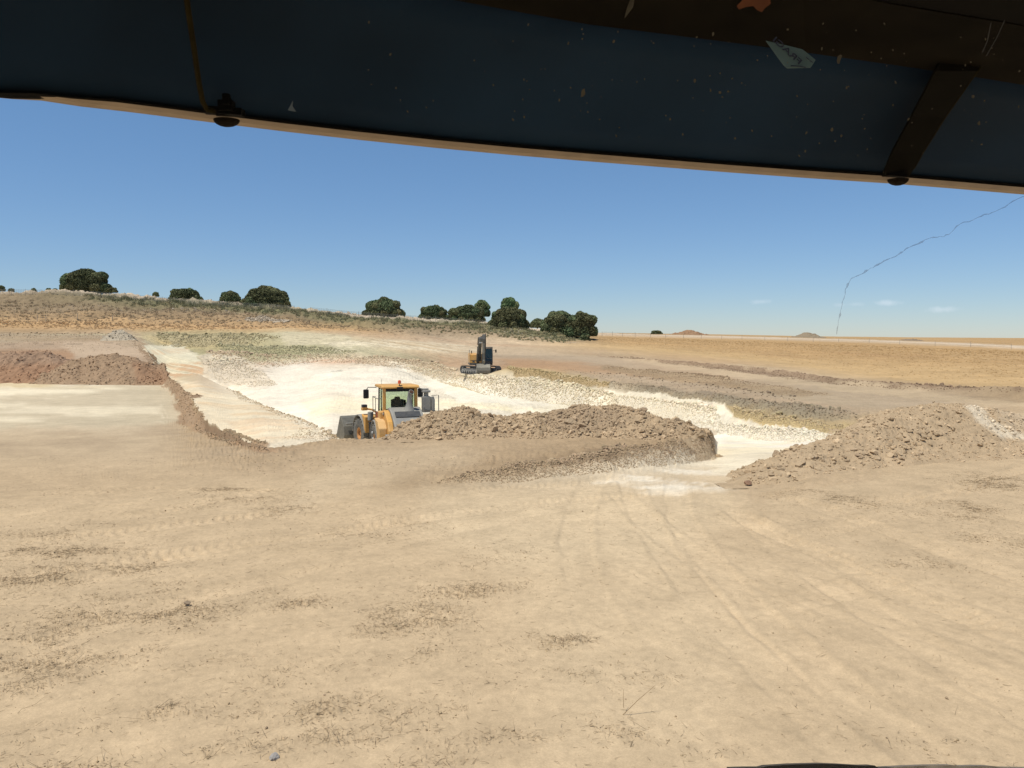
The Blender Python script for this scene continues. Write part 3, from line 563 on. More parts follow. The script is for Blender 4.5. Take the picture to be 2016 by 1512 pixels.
# ------------------------------------------------------------------ spoil heaps
def heap(name, spine, label, col, cell, seed, rgh=.05, patches=(), nrock=0, rlo=.03, rhi=.14, sharp=1.0, group=None, cat='dirt heap', cellrock=.18, base_rock=1, step=None):
    """spine: (X, Y, height above terrain, half width)"""
    S = np.array(spine, float)
    if len(S) == 1: S = np.vstack([S, S + [[.3, 0, 0, 0]]])
    x0, x1 = (S[:, 0] - S[:, 3] * 1.3).min(), (S[:, 0] + S[:, 3] * 1.3).max(); y0, y1 = (S[:, 1] - S[:, 3] * 1.3).min(), (S[:, 1] + S[:, 3] * 1.3).max()
    nx = int((x1 - x0) / cell) + 2; ny = int((y1 - y0) / (cell * 1.5)) + 2
    x, y = np.meshgrid(np.linspace(x0, x1, nx), np.linspace(y0, y1, ny))
    wx = x + fbm(x / 2, y / 2, 3, seed) * .5 * (S[:, 3].mean() / 2.5); wy = y + fbm(x / 2, y / 2, 3, seed + 9) * .5 * (S[:, 3].mean() / 2.5)
    H = np.full(x.shape, -1.0)
    for a, b in zip(S[:-1], S[1:]):
        e = b[:2] - a[:2]; L2 = (e ** 2).sum() + 1e-9
        t = np.clip(((wx - a[0]) * e[0] + (wy - a[1]) * e[1]) / L2, 0, 1)
        d = np.hypot(wx - a[0] - t * e[0], wy - a[1] - t * e[1]); hh = a[2] + (b[2] - a[2]) * t; ww = a[3] + (b[3] - a[3]) * t
        q = d / ww
        prof = np.where(q < .25, 1 - q * q * 1.2, (1 - .075) - (q - .25) * 1.14 * sharp)
        H = np.maximum(H, hh * np.maximum(prof, -.3 + 0 * q))
    body = np.clip(H / .25, 0, 1)
    n = rgh * (2.4 * fbm(x / .9, y / .9, 5, seed + 20, .6) + 1.2 * stones(x / (cellrock * 2.2), y / (cellrock * 2.2), seed + 30) + 1.2 * stones(x / cellrock, y / cellrock, seed + 33) - .6)
    gz = ground_z(x.ravel(), y.ravel()).reshape(x.shape)
    Z = gz + H + n * (.25 + .75 * body)
    keep = (H > -.12)
    cols = np.tile(np.array(col), (x.size, 1)).reshape(*x.shape, 3)
    px, py = project(x, y, Z)
    cols = cols * (1 + .10 * fbm(x / 1.5, y / 1.5, 4, seed + 40) + .06 * fbm(x / .2, y / .2, 3, seed + 44))[..., None]
    for (poly, pc, st, so) in patches:
        m = np.clip(sdist(poly, px + 8 * fbm(x / .6, y / .6, 3, seed + 50), py + 5 * fbm(x / .6, y / .6, 3, seed + 51)) / so + .5, 0, 1) * st
        cols = cols * (1 - m[..., None]) + np.array(pc) * m[..., None]
    Vv = np.stack([x, y, Z], -1).reshape(-1, 3)
    r, c = np.meshgrid(np.arange(ny - 1), np.arange(nx - 1), indexing='ij'); a = (r * nx + c)
    Fq = np.stack([a, a + 1, a + nx + 1, a + nx], -1).reshape(-1, 4)
    kk = keep.ravel(); Fq = Fq[kk[Fq].any(axis=1)]
    idx = np.unique(Fq); rm = np.zeros(len(Vv), int); rm[idx] = np.arange(len(idx))
    o = np_mesh(name, Vv[idx], rm[Fq], M_rock, cols.reshape(-1, 3)[idx], smooth=False)
    tag(o, label, cat, group)
    if nrock:
        rg = np.random.default_rng(seed); cand = np.argwhere((H > .02).ravel()).ravel()
        s = rg.choice(cand, nrock); p = Vv[s] + np.c_[rg.uniform(-cell, cell, nrock), rg.uniform(-cell, cell, nrock), np.zeros(nrock)]
        sz = psize(rg, nrock, rlo, rhi)
        cc = cols.reshape(-1, 3)[s] * rg.uniform(.9, 1.45, (nrock, 1))
        scatter_rocks("clods", p + np.c_[np.zeros((nrock, 2)), sz * .12], sz, cc, seed, base_rock, parent=o)
    return o, (x, y, Z, H, cols)
def sp(px, py, D, hw, zg=None):
    p = at(px, py, D); g = ground_z(p[0], p[1])[0] if zg is None else zg
    return (p[0], p[1], max(p[2] - g, .02), hw)
HB = (.385, .29, .187)
central = [sp(760, 858, 27.4, .8, 0), sp(800, 846, 27.8, 1.3, 0), sp(835, 824, 28.2, 1.7, 0), sp(880, 806, 28.5, 2.0, 0), sp(908, 804, 28.6, 2.0, 0), sp(945, 815, 28.6, 1.9, 0), sp(1000, 822, 28.8, 1.9, 0), sp(1050, 813, 28.8, 2.0, 0),
           sp(1085, 818, 28.8, 2.0, 0), sp(1120, 806, 28.8, 2.1, 0), sp(1150, 801, 28.8, 2.1, 0), sp(1210, 801, 28.6, 2.0, 0), sp(1265, 808, 28.2, 1.9, 0), sp(1310, 818, 27.8, 1.5, .0), sp(1350, 834, 27.5, 1.1, .0), sp(1385, 848, 27.4, .7, .0)]
hc, hcd = heap("dirt_heap", central, "long heap of brown clods beside the wheel loader", HB, .045, 201, .075, nrock=9500, rlo=.022, rhi=.21,
     patches=[([(1060, 812), (1120, 800), (1220, 806), (1230, 840), (1130, 850), (1060, 835)], (.30, .225, .15), .6, 8)], sharp=.93)
rightS = [sp(1478, 940, 19.3, .55, 0), sp(1500, 908, 19.9, 1.0, 0), sp(1535, 888, 20.6, 1.35, 0), sp(1600, 866, 21.8, 1.7, 0), sp(1660, 848, 22.8, 2.1, 0), sp(1740, 822, 23.9, 2.6, 0), sp(1800, 804, 24.8, 3.0, 0), sp(1850, 792, 25.5, 3.1, 0), sp(1895, 794, 26.4, 2.8, 0), sp(1940, 802, 27.4, 2.4, 0), sp(2016, 818, 28.8, 1.9, 0), sp(2150, 830, 30.5, 1.7, 0), sp(2400, 840, 33, 1.5, 0)]
hr, hrd = heap("dirt_heap", rightS, "big heap of brown clods at the right with a pale streak near its end", (.41, .312, .202), .04, 241, .062, nrock=9500, rlo=.018, rhi=.16,
     patches=[([(1900, 795), (1925, 797), (1960, 830), (2020, 855), (2040, 868), (1970, 862), (1920, 830)], (.62, .55, .43), .7, 8), ([(1950, 800), (2100, 815), (2100, 850), (1990, 845)], (.44, .355, .25), .7, 10)])
leftred = [sp(-420, 704, 66, 5, 0), sp(-150, 700, 65, 5, 0), sp(0, 702, 64.5, 4.8, 0), sp(70, 700, 64, 4.8, 0), sp(120, 712, 63.5, 4.2, 0), sp(150, 726, 63, 3.2, 0)]
heap("earth_bank", leftred, "reddish brown bank of loose earth at the left edge behind the pale bench", (.325, .20, .125), .12, 261, .15, nrock=4200, rlo=.04, rhi=.15, cellrock=.4,
     patches=[([(-100, 690), (200, 690), (150, 716), (-100, 720)], (.33, .235, .165), .7, 14)])
leftbr = [sp(140, 728, 62, 3, 0), sp(180, 707, 62, 4.0, 0), sp(215, 702, 62, 4.4, 0), sp(245, 706, 61.5, 4.2, 0), sp(285, 722, 60.5, 3.4, 0), sp(320, 742, 59, 2.2, 0)]
heap("earth_bank", leftbr, "rounded brown mound of loose earth between the reddish bank and the diagonal ridge", (.325, .23, .15), .12, 281, .13, nrock=2600, rlo=.04, rhi=.14, cellrock=.4,
     patches=[([(260, 710), (330, 730), (340, 760), (270, 755)], (.30, .18, .11), .7, 10)])
heap("gravel_heap", [sp(212, 661, 123, 1.2), sp(232, 650, 124, 2.3), sp(250, 657, 123, 1.8)], "small pale grey heap of gravel below the orange strip on the left", (.40, .35, .27), .25, 301, .12, nrock=200, rlo=.1, rhi=.3, cellrock=.6, cat='gravel heap')
heap("stone_heap", [sp(485, 634, 178, 1.6), sp(510, 624, 179, 3), sp(540, 630, 179, 2.5)], "low heap of grey stones on the hillside under the twin oaks", (.40, .34, .26), .3, 321, .3, nrock=420, rlo=.15, rhi=.55, cellrock=.8, cat='stone heap')
heap("earth_mound", [sp(1335, 657, 430, 5, 4.6), sp(1357, 651.5, 430, 8, 4.6), sp(1378, 657, 430, 5, 4.6)], "low brown mound on the horizon beside the lone bush", (.30, .19, .115), .8, 341, .3, cat='earth mound')
heap("earth_mound", [sp(1572, 662, 430, 4, 3.6), sp(1590, 654, 430, 8, 3.6), sp(1608, 660, 430, 5, 3.6)], "pointed grey brown mound on the horizon at the right", (.27, .22, .155), .8, 361, .3, cat='earth mound')
heap("earth_mound", [sp(1780, 664.5, 330, 3, 3.0), sp(1800, 663.5, 330, 4, 3.0)], "tiny flat dark mound on the horizon near the right edge", (.24, .19, .14), .8, 371, .3, cat='earth mound')

# individual larger clods lying on the two near heaps
def clod_obj(p, size, col, seed, label, group=None, name="clod"):
    r = np.random.default_rng(seed); pr = rock_proto(ICO3, 1, seed)[0]
    nz = fbm(pr[:, 0] * 2.5 + seed, pr[:, 1] * 2.5 + pr[:, 2] * 2, 3, seed)
    pr = pr * (1 + .10 * nz)[:, None]
    a = r.uniform(0, 6.28); ca, sa = math.cos(a), math.sin(a)
    pr = pr @ np.array([[ca, sa, 0], [-sa, ca, 0], [0, 0, 1]]) * size
    cols = np.tile(np.array(col) * r.uniform(.9, 1.15), (len(pr), 1)) * (1 + .12 * nz)[:, None]
    o = np_mesh(name, pr, ICO3[1], M_rock, cols); o.location = p
    return tag(o, label, 'clod', group)
def heap_z(hd, X, Y):
    x, y, Z, H, _ = hd
    i = int(round((Y - y[0, 0]) / (y[1, 0] - y[0, 0]))); j = int(round((X - x[0, 0]) / (x[0, 1] - x[0, 0])))
    return Z[max(0, min(i, Z.shape[0] - 1)), max(0, min(j, Z.shape[1] - 1))]
def on_heap(hd, px, py):
    x, y, Z, H, _ = hd; a, b = project(x, y, Z)
    d = (a - px) ** 2 + (b - py) ** 2; d[y > y.mean() + 3] += 0
    k_ = np.argmin(d + 8 * (y - y.min())); return np.array([x.flat[k_], y.flat[k_], Z.flat[k_]])
rb = at(1473, 938, 19.0); rb[2] = ground_z(rb[0], rb[1])[0] + .08
clod_obj(rb, .13, (.24, .15, .10), 901, "dark reddish clod standing alone at the left foot of the right heap")
for i, (px, py, s, lab) in enumerate([
    (1527, 893, .17, "biggest squared clod perched on the left nose of the right heap"),
    (1570, 878, .14, "flat clod on the crest beside the biggest squared clod of the right heap"),
    (1683, 856, .12, "dark clod sitting high on the face of the right heap below its crest"),
    (1690, 895, .13, "rounded tan clod half way down the right heap face"),
    (1775, 903, .12, "dark clod near the foot of the right heap where the sand begins")]):
    clod_obj(on_heap(hrd, px, py), s, (.36, .27, .18), 910 + i, lab)
for i, (px, py, s, lab) in enumerate([
    (1272, 803, .19, "dark lump poking above the right end crest of the central heap"),
    (1122, 829, .22, "large pale slab lying on the central heap face"),
    (965, 818, .14, "dark clod on the dip in the crest of the central heap")]):
    clod_obj(on_heap(hcd, px, py), s, (.37, .285, .19) if i == 1 else (.26, .19, .125), 930 + i, lab)
rgc = np.random.default_rng(77)
for i in range(70):
    px = rgc.uniform(1490, 1860); f_ = (px - 1490) / 370; py = rgc.uniform(915 - 110 * f_ + 15, 945 - 50 * f_)
    zn = 'on the left nose' if px < 1580 else ('under the crest' if py < 915 - 110 * f_ + 35 else 'near the foot')
    clod_obj(on_heap(hrd, px, py), rgc.uniform(.055, .11), (.385, .295, .195), 1000 + i, "brown clod lying loose %s of the right heap" % zn, "loose clods %s of the right heap" % zn)
for i in range(70):
    px = rgc.uniform(1040, 1360) if i < 50 else rgc.uniform(820, 1040); py = rgc.uniform(815, 862)
    zn = ('on the rounded left hump' if px < 960 else 'in the dip') if px < 1040 else ('under the right crest' if py < 838 else 'along the right foot')
    clod_obj(on_heap(hcd, px, py), rgc.uniform(.06, .13), (.37, .285, .185), 1100 + i, "brown clod lying loose %s of the long middle heap" % zn, "loose clods %s of the middle heap" % zn)

# rubble as uncountable stuff
def rubble(name, poly, n, lo, hi, col, seed, label, base=1, lift=.2):
    p = surf_points(poly, n, seed); rr_ = np.random.default_rng(seed); sz = psize(rr_, n, lo, hi)
    p[:, 2] += sz * lift
    return scatter_rocks(name, p, sz, col, seed, base, label)
rubble("rubble", [(800, 720), (900, 738), (985, 742), (1100, 750), (1210, 775), (1230, 812), (1100, 797), (950, 776), (860, 752)], 4200, .07, .32, (.66, .58, .42), 401, "cream rubble slope tumbling from the excavator down to the pit floor")
rubble("rubble", [(700, 700), (800, 705), (900, 728), (860, 748), (780, 725), (700, 712)], 1500, .07, .3, (.55, .45, .31), 402, "tan rubble spread behind the wheel loader up to the excavator")
rubble("rubble", [(1380, 832), (1500, 842), (1640, 856), (1620, 872), (1500, 868), (1400, 852), (1300, 828)], 2600, .03, .16, (.72, .66, .53), 403, "white rubble along the foot of the right bank")
rubble("rubble", [(395, 712), (440, 705), (520, 735), (545, 756), (500, 762), (430, 752)], 1300, .07, .34, (.64, .56, .42), 404, "pale rubble patch on the corner of the orange terrace")
rubble("rubble", [(440, 760), (520, 798), (600, 828), (650, 850), (650, 864), (600, 842), (540, 816), (470, 785)], 700, .04, .2, (.56, .46, .32), 405, "line of pale stones along the terrace edge left of the loader bucket")
rubble("rubble", [(1200, 752), (1460, 786), (1690, 812), (1690, 826), (1500, 812), (1380, 790), (1200, 764)], 1000, .05, .26, (.31, .25, .175), 406, "dark grey clay lumps along the top of the right bank")
rubble("rubble", [(380, 838), (450, 848), (520, 872), (530, 888), (440, 872), (390, 852)], 900, .03, .15, (.33, .255, .17), 407, "brown clods at the lower end of the diagonal ridge")
rubble("rubble", [(260, 672), (300, 700), (335, 745), (380, 785), (400, 820), (412, 842), (370, 838), (352, 800), (330, 760), (290, 715)], 1500, .04, .22, (.32, .23, .15), 408, "crumbs of brown earth along the diagonal ridge")
rubble("rubble", [(850, 950), (1000, 915), (1200, 888), (1400, 858), (1410, 905), (1200, 930), (1000, 948)], 4600, .02, .17, (.36, .27, .175), 409, "brown crumbs on the cut bank below the central heap")
rubble("rubble", [(430, 680), (700, 688), (700, 704), (520, 708), (440, 700)], 2200, .1, .55, (.37, .34, .21), 410, "greenish broken rock on the far bench")
rubble("rubble", [(1180, 700), (1362, 713), (1540, 730), (1660, 748), (2060, 774), (2060, 786), (1640, 757), (1360, 722)], 2400, .05, .24, (.255, .18, .12), 411, "dark brown clods of the low windrow edging the dry field")
rubble("rubble", [(1100, 725), (1300, 745), (1500, 770), (1640, 795), (1500, 785), (1200, 748)], 260, .05, .16, (.22, .17, .12), 412, "scattered dark clods on the graded road")
rubble("rubble", [(940, 640), (1010, 648), (1060, 662), (1150, 674), (1150, 680), (1040, 668), (960, 652)], 260, .12, .45, (.52, .46, .37), 413, "pale stones in the slope below the oaks")
rubble("rubble", [(-60, 569), (330, 585), (700, 616), (700, 623), (330, 592), (-60, 577)], 1500, .12, .55, (.56, .47, .36), 414, "pale stones along the ridge under the fence")
rubble("rubble", [(700, 616), (1050, 643), (1050, 650), (700, 624)], 700, .12, .4, (.56, .47, .36), 415, "pale stones along the ridge below the row of oaks")
rubble("rubble", [(-60, 600), (400, 610), (700, 635), (500, 642), (-60, 630)], 500, .1, .5, (.42, .35, .27), 416, "loose stones scattered over the brown hillside")
rubble("pebbles", [(0, 900), (2016, 900), (2016, 1511), (0, 1511)], 2600, .006, .03, (.36, .28, .19), 417, "small pebbles and crumbs strewn over the sandy yard", 1)

rubble("rubble", [(300, 656), (500, 658), (560, 662), (500, 682), (400, 686), (320, 680)], 1800, .12, .55, (.38, .33, .20), 418, "olive broken rock of the fluted face below the orange strip")
rubble("rubble", [(400, 690), (560, 700), (760, 700), (860, 716), (760, 722), (640, 712), (520, 724), (440, 716)], 1600, .10, .45, (.52, .41, .28), 419, "pinkish broken rock along the back edge of the pit floor")
rubble("rubble", [(1200, 722), (1400, 738), (1640, 778), (1560, 780), (1330, 754), (1180, 730)], 2600, .03, .16, (.33, .245, .16), 420, "brown crumbs spread in a band along the graded road")
rubble("rubble", [(1000, 724), (1100, 732), (1200, 754), (1200, 766), (1100, 752), (1010, 738)], 900, .06, .34, (.42, .33, .18), 421, "ochre lumps on the bank right of the excavator")
rubble("rubble", [(1200, 775), (1400, 800), (1420, 845), (1300, 825), (1200, 804)], 1500, .04, .26, (.70, .62, .47), 422, "cream broken rock on the bank behind the long dirt heap")
rubble("rubble", [(-60, 655), (200, 655), (262, 668), (270, 690), (-60, 700)], 900, .06, .3, (.35, .27, .18), 423, "brown crumbs on the left plateau behind the reddish bank")
rubble("rubble", [(590, 845), (680, 860), (790, 862), (800, 872), (650, 872), (560, 866)], 700, .02, .12, (.40, .31, .2), 424, "tan clods along the pit edge in front of the wheel loader")
rubble("rubble", [(1440, 806), (1520, 818), (1640, 834), (1700, 842), (1640, 852), (1540, 840), (1440, 822)], 1300, .03, .2, (.45, .36, .22), 425, "ochre broken rock under the dark clay lumps of the right bank")
# ------------------------------------------------------------------ straw and dry grass
M_straw = mat_earth("straw", (20, 60), .15, .0, .001)
def blades(pos, length, width, colr, seed, flat=True, lean=.5):
    r = np.random.default_rng(seed); n = len(pos)
    a = r.uniform(0, 6.28, n); L = length
    if flat:
        el = np.abs(r.normal(0, .22, n)); d = np.c_[np.cos(a) * np.cos(el), np.sin(a) * np.cos(el), np.sin(el)]
    else:
        d = np.c_[np.cos(a) * lean * r.random(n), np.sin(a) * lean * r.random(n), np.ones(n)]; d /= np.linalg.norm(d, axis=1)[:, None]
    side = np.cross(d, r.normal(size=(n, 3))); side /= np.linalg.norm(side, axis=1)[:, None]; up = np.cross(d, side)
    mid = pos + d * (L * .5)[:, None] + up * (L * r.uniform(-.12, .12, n))[:, None]; end = pos + d * L[:, None]
    w_ = width[:, None]
    vs = []
    for c_, k_ in ((pos, 1), (mid, .9), (end, .45)):
        for ang in (0, 2.09, 4.19):
            vs.append(c_ + (side * math.cos(ang) + up * math.sin(ang)) * w_ * k_)
    Vv = np.stack(vs, 1).reshape(-1, 3)
    f = []
    for s_ in (0, 3):
        for k_ in range(3): f.append((s_ + k_, s_ + (k_ + 1) % 3, s_ + 3 + (k_ + 1) % 3, s_ + 3 + k_))
    Fv = (np.array(f)[None] + (np.arange(n) * 9)[:, None, None]).reshape(-1, 4)
    Cv = np.repeat(colr, 9, axis=0)
    return Vv, Fv, Cv
# straw litter on the crumbly patches
rs = np.random.default_rng(5)
wgt = (cr ** 1.4 + .012 * (gD < 16)) * gD ** 2 * (gD < 20) * (gD > 5)
wgt[:, 0] = 0; wgt[(PX < -60) | (PX > 2080)] = 0; wgt[-1] = 0
wgt2 = (wgt[:nr_near] * np.abs(np.diff(gD[:nr_near + 1], axis=0))).ravel(); wgt2 /= wgt2.sum()
n = 19000; s = rs.choice(len(wgt2), n, p=wgt2); rr_, cc_ = s // nc, s % nc
pos = PV[rr_, cc_] + np.c_[rs.uniform(-.02, .02, (n, 2)), rs.uniform(.0, .01, n)]
cl = np.array([[.36, .27, .17]]) * rs.uniform(.3, 1.2, (n, 1))
Vv, Fv, Cv = blades(pos, rs.uniform(.02, .085, n) * (1 + 1.6 * (rs.random(n) < .05)), rs.uniform(.0010, .0021, n), cl, 6)
o = np_mesh("straw", Vv, Fv, M_straw, Cv); tag(o, "dry straw litter strewn in patches over the sandy foreground", "straw", kind="stuff")
for sd_, n_c, lo_, hi_, colc, lab_ in ((71, 9000, .004, .022, (.40, .305, .195), "crumbs of dry soil in the littered patches of the foreground"), (72, 900, .006, .032, (.33, .25, .16), "little dark lumps of soil scattered in the foreground")):
    r2 = np.random.default_rng(sd_); s_i = r2.choice(len(wgt2), n_c, p=wgt2); ra, ca = s_i // nc, s_i % nc
    pc = PV[ra, ca] + np.c_[r2.uniform(-.03, .03, (n_c, 2)), np.zeros(n_c)]; sz_ = psize(r2, n_c, lo_, hi_); pc[:, 2] += sz_ * .2
    scatter_rocks("soil_crumbs", pc, sz_, colc, sd_, 1, lab_, .2)
# scrub tufts on the hillside
def tufts(name, poly, n, nb, hlo, hhi, cols, seed, label, spread=.4, lean=.8, wd=.02):
    r = np.random.default_rng(seed); p = surf_points(poly, n, seed); sz = r.uniform(hlo, hhi, n)
    P = np.repeat(p, nb, 0); S_ = np.repeat(sz, nb); m = len(P)
    P = P + np.c_[r.normal(0, 1, (m, 2)) * spread * S_[:, None], np.full(m, -.02)]
    base = np.array(cols)[r.integers(0, len(cols), n)]
    cl = np.repeat(base, nb, 0) * r.uniform(.88, 1.14, (m, 1))
    Vv, Fv, Cv = blades(P, S_ * r.uniform(.6, 1.1, m), np.full(m, wd) * r.uniform(.6, 1.4, m), cl, seed, False, lean)
    o = np_mesh(name, Vv, Fv, M_straw, Cv); tag(o, label, "scrub", kind="stuff"); return o
tufts("scrub", [(170, 581), (330, 593), (560, 606), (700, 624), (830, 634), (960, 642), (1060, 653), (1160, 668), (1100, 676), (960, 662), (760, 642), (560, 620), (330, 604), (160, 592)], 1500, 16, .35, .95, [(.24, .24, .14), (.21, .215, .125), (.29, .265, .155), (.33, .28, .17)], 501, "grey green scrub tufts across the hillside below the ridge", .35, 1.0, .045)
tufts("dry_grass", [(-60, 590), (400, 610), (700, 640), (900, 662), (600, 646), (-60, 640)], 1700, 10, .2, .5, [(.42, .32, .21), (.37, .285, .185), (.32, .265, .17)], 502, "dry brown tufts over the left hillside", .5, 1.0, .04)
tufts("dry_grass", [(-60, 630), (250, 638), (560, 644), (420, 652), (-60, 646)], 600, 10, .15, .4, [(.58, .42, .25), (.54, .38, .21)], 503, "orange dry grass strip at the foot of the left hillside", .5, 1.0, .04)
tufts("dry_grass", [(1180, 664), (1400, 670), (1700, 680), (2060, 695), (2060, 760), (1800, 745), (1600, 720), (1400, 698), (1180, 680)], 5200, 8, .06, .17, [(.49, .34, .17), (.47, .32, .155), (.52, .37, .19), (.45, .305, .15)], 504, "golden dry grass covering the field at the right", .7, 1.0, .02)

tw0 = at(1224, 1412, None, 0); m_v, m_f, m_c = blades(np.array([tw0 + [0, 0, .01], tw0 + [.02, .02, .08]]), np.array([.42, .16]), np.array([.004, .003]), np.array([[.24, .17, .10]] * 2), 3, False, 1.6)
o = np_mesh("twig", m_v, m_f, M_straw, m_c); tag(o, "long dry twig sticking up out of the sand at the lower right of centre", "twig")
sp0 = at(541, 1494, None, 0); clod_obj(sp0 + [0, 0, .02], .055, (.33, .31, .29), 955, "grey round stone half buried in the sand at the bottom left", name="stone")
sp0 = at(369, 1190, None, 0); clod_obj(sp0 + [0, 0, .02], .05, (.22, .17, .12), 956, "dark lump of soil lying in the litter at the left foreground", name="stone")
# ------------------------------------------------------------------ trees
M_leaf = mat_earth("oak_foliage", (1.2, 4), .22, .0, .01)
M_bark = mat_simple("bark", (.10, .08, .06), .9, noise=.3, scale=8, bump=.6)
def tree(kindname, box, D, label, dens=1.0, col=(.150, .172, .088), seed=1, lobes=None, trunk=(0, .0), cat='tree', group=None, leaf=.30, show_trunk=None, open_=0):
    x0, y0, x1, y1 = box; r = np.random.default_rng(seed)
    c = at((x0 + x1) / 2, (y0 + y1) / 2, D); wdt = (x1 - x0) / F * D; hgt = (y1 - y0) / F * D
    gx = at(trunk[0], y1, D)[0] if trunk[0] else c[0]
    gz = ground_z(gx, D)[0]
    root = empty(kindname, (gx, D, gz)); tag(root, label, cat, group)
    top = c[2] + hgt / 2 - gz; bot = c[2] - hgt / 2 - gz; cx_ = c[0] - gx
    dep = wdt * .8
    if lobes is None:
        lobes = []
        nl = 16 + int(wdt * 1.3)
        for i in range(nl):
            a = r.uniform(0, 6.28); q = r.random() ** .6; f_ = r.uniform(0, 1)
            zz = bot + (top - bot) * (.12 + .68 * f_) * (1 - .30 * q * q * f_)
            rr = min(wdt, (top - bot) * 1.4) * r.uniform(.13, .21)
            lobes.append((cx_ + math.cos(a) * q * (wdt / 2 - rr), math.sin(a) * q * (dep / 2 - rr), zz, rr, rr * r.uniform(.7, .95)))
        lobes.append((cx_, 0, bot + (top - bot) * .40, wdt * .37, (top - bot) * .47))
        for a in np.arange(0, 6.28, .55): lobes.append((cx_ + math.cos(a) * wdt * .38, math.sin(a) * dep * .38, bot + (top - bot) * .14, wdt * .10, (top - bot) * .2))
    Vs, Cs = [], []
    # inner mass of twigs keeps the crown from being see-through
    iv, if_ = ICO2; bv, bf, bc = [], [], []
    for k_, (lx, ly, lz, rh, rv) in enumerate(lobes):
        nn = int(dens * 950 * (rh * rh + rh * rv) / (leaf / .3) ** 2 * .62) + 40
        d = r.normal(size=(nn, 3)); d /= np.linalg.norm(d, axis=1)[:, None]
        bump_ = 1 + .16 * fbm(d[:, 0] * 3 + k_ * 7, d[:, 1] * 3 + d[:, 2] * 3, 3, seed + k_)
        rad = (1 - r.random(nn) ** 2 * .35) * bump_
        p = np.c_[lx + d[:, 0] * rh * rad, ly + d[:, 1] * rh * rad, lz + d[:, 2] * rv * rad]
        p = p[(p[:, 2] > bot - .1)]
        nn = len(p); d = d[:nn]
        nrm = d + r.normal(0, .55, (nn, 3)); nrm /= np.linalg.norm(nrm, axis=1)[:, None]
        t1 = np.cross(nrm, r.normal(size=(nn, 3))); t1 /= np.linalg.norm(t1, axis=1)[:, None]; t2 = np.cross(nrm, t1)
        s_ = leaf * r.uniform(.5, 1.1, (nn, 1))
        q = np.stack([p - t1 * s_, p - t2 * s_ * .6, p + t1 * s_, p + t2 * s_ * .6], 1); Vs.append(q.reshape(-1, 3))
        tone = np.array(col) * r.uniform(.7, 1.3) * (1 + .5 * (r.random((nn, 1)) - .5)) * np.array([r.uniform(.85, 1.2), 1, 1])
        Cs.append(np.repeat(tone, 4, axis=0))
        if not open_:
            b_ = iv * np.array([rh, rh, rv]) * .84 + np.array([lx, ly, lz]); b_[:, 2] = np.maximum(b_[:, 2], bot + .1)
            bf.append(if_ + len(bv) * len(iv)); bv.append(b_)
    Vs = np.concatenate(Vs); Cs = np.concatenate(Cs)
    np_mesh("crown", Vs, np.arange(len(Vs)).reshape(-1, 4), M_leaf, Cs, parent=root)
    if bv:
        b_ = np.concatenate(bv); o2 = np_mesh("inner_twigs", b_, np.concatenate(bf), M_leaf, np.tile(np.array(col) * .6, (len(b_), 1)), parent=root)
    # trunk with limbs
    rt = max(.12, wdt * .028); hh = bot + (top - bot) * .5
    tv, tf = [], []
    def limb(p0, p1, r0, r1):
        n_ = 7; i0 = len(tv); d = np.array(p1) - np.array(p0); d = d / np.linalg.norm(d); a_ = np.cross(d, [.3, .9, .1]); a_ /= np.linalg.norm(a_); b2 = np.cross(d, a_)
        for pp, rr in ((p0, r0), (p1, r1)):
            for q_ in range(n_):
                an = q_ * 2 * math.pi / n_; tv.append(np.array(pp) + (a_ * math.cos(an) + b2 * math.sin(an)) * rr)
        for q_ in range(n_): tf.append((i0 + q_, i0 + (q_ + 1) % n_, i0 + n_ + (q_ + 1) % n_, i0 + n_ + q_))
    limb((0, 0, -.3), (cx_ * .15, 0, hh * .35), rt * 1.4, rt)
    for q_ in range(5):
        a = q_ * 1.3 + seed; limb((cx_ * .15, 0, hh * .33), (cx_ * .8 + math.cos(a) * wdt * .25, math.sin(a) * dep * .25, hh), rt * .7, rt * .25)
    np_mesh("trunk", tv, tf, M_bark, parent=root, smooth=True)
    return root
OAK = [((119, 526, 219, 575), 222, "broad round holm oak standing alone at the far left of the ridge", 0),
       ((331, 565, 400, 594), 224, "low domed holm oak between the far left oak and the joined pair", 0),
       ((428, 573, 478, 602), 226, "smaller left hand oak of the joined pair on the ridge", 0),
       ((474, 559, 573, 611), 219, "larger oak of the joined pair sloping down to the right", 0),
       ((711, 584, 797, 624), 222, "flat topped dark oak standing alone above the loader", 0),
       ((822, 599, 886, 630), 222, "leftmost low dark oak of the hedge like row", 0),
       ((882, 597, 957, 636), 220, "second low dark oak in the row behind the fence", 0),
       ((958, 600, 1044, 646), 205, "domed dark oak in front of the pale green trees", 0),
       ((1042, 626, 1074, 644), 250, "small distant oak between the domed oak and the right hand pair", 0),
       ((1062, 607, 1140, 660), 203, "big oak left of the leaning one at the end of the hillside", 0)]
for i, (b, D, lab, t) in enumerate(OAK):
    tree("holm_oak", b, D, lab, seed=600 + i, dens=1.0)
tree("holm_oak", (1110, 611, 1178, 660), 190, "rightmost big oak with a leaning trunk and a shadow below it", seed=640, trunk=(1146, 0))
tree("poplar", (931, 586, 966, 622), 250, "airy pale green tree rising behind the second oak of the row", seed=650, col=(.17, .24, .12), dens=.75, open_=1, leaf=.3)
tree("poplar", (980, 583, 1024, 622), 250, "taller pale green tree rising behind the domed oak", seed=651, col=(.16, .23, .11), dens=.95, open_=1, leaf=.3)
tree("bush", (300, 574, 313, 583), 222, "tiny round bush on the ridge left of the low domed oak", seed=652, cat='bush', leaf=.2)
tree("bush", (1281, 650, 1305, 657.5), 420, "lone dark bush on the horizon of the dry field", seed=653, cat='bush', leaf=.35)
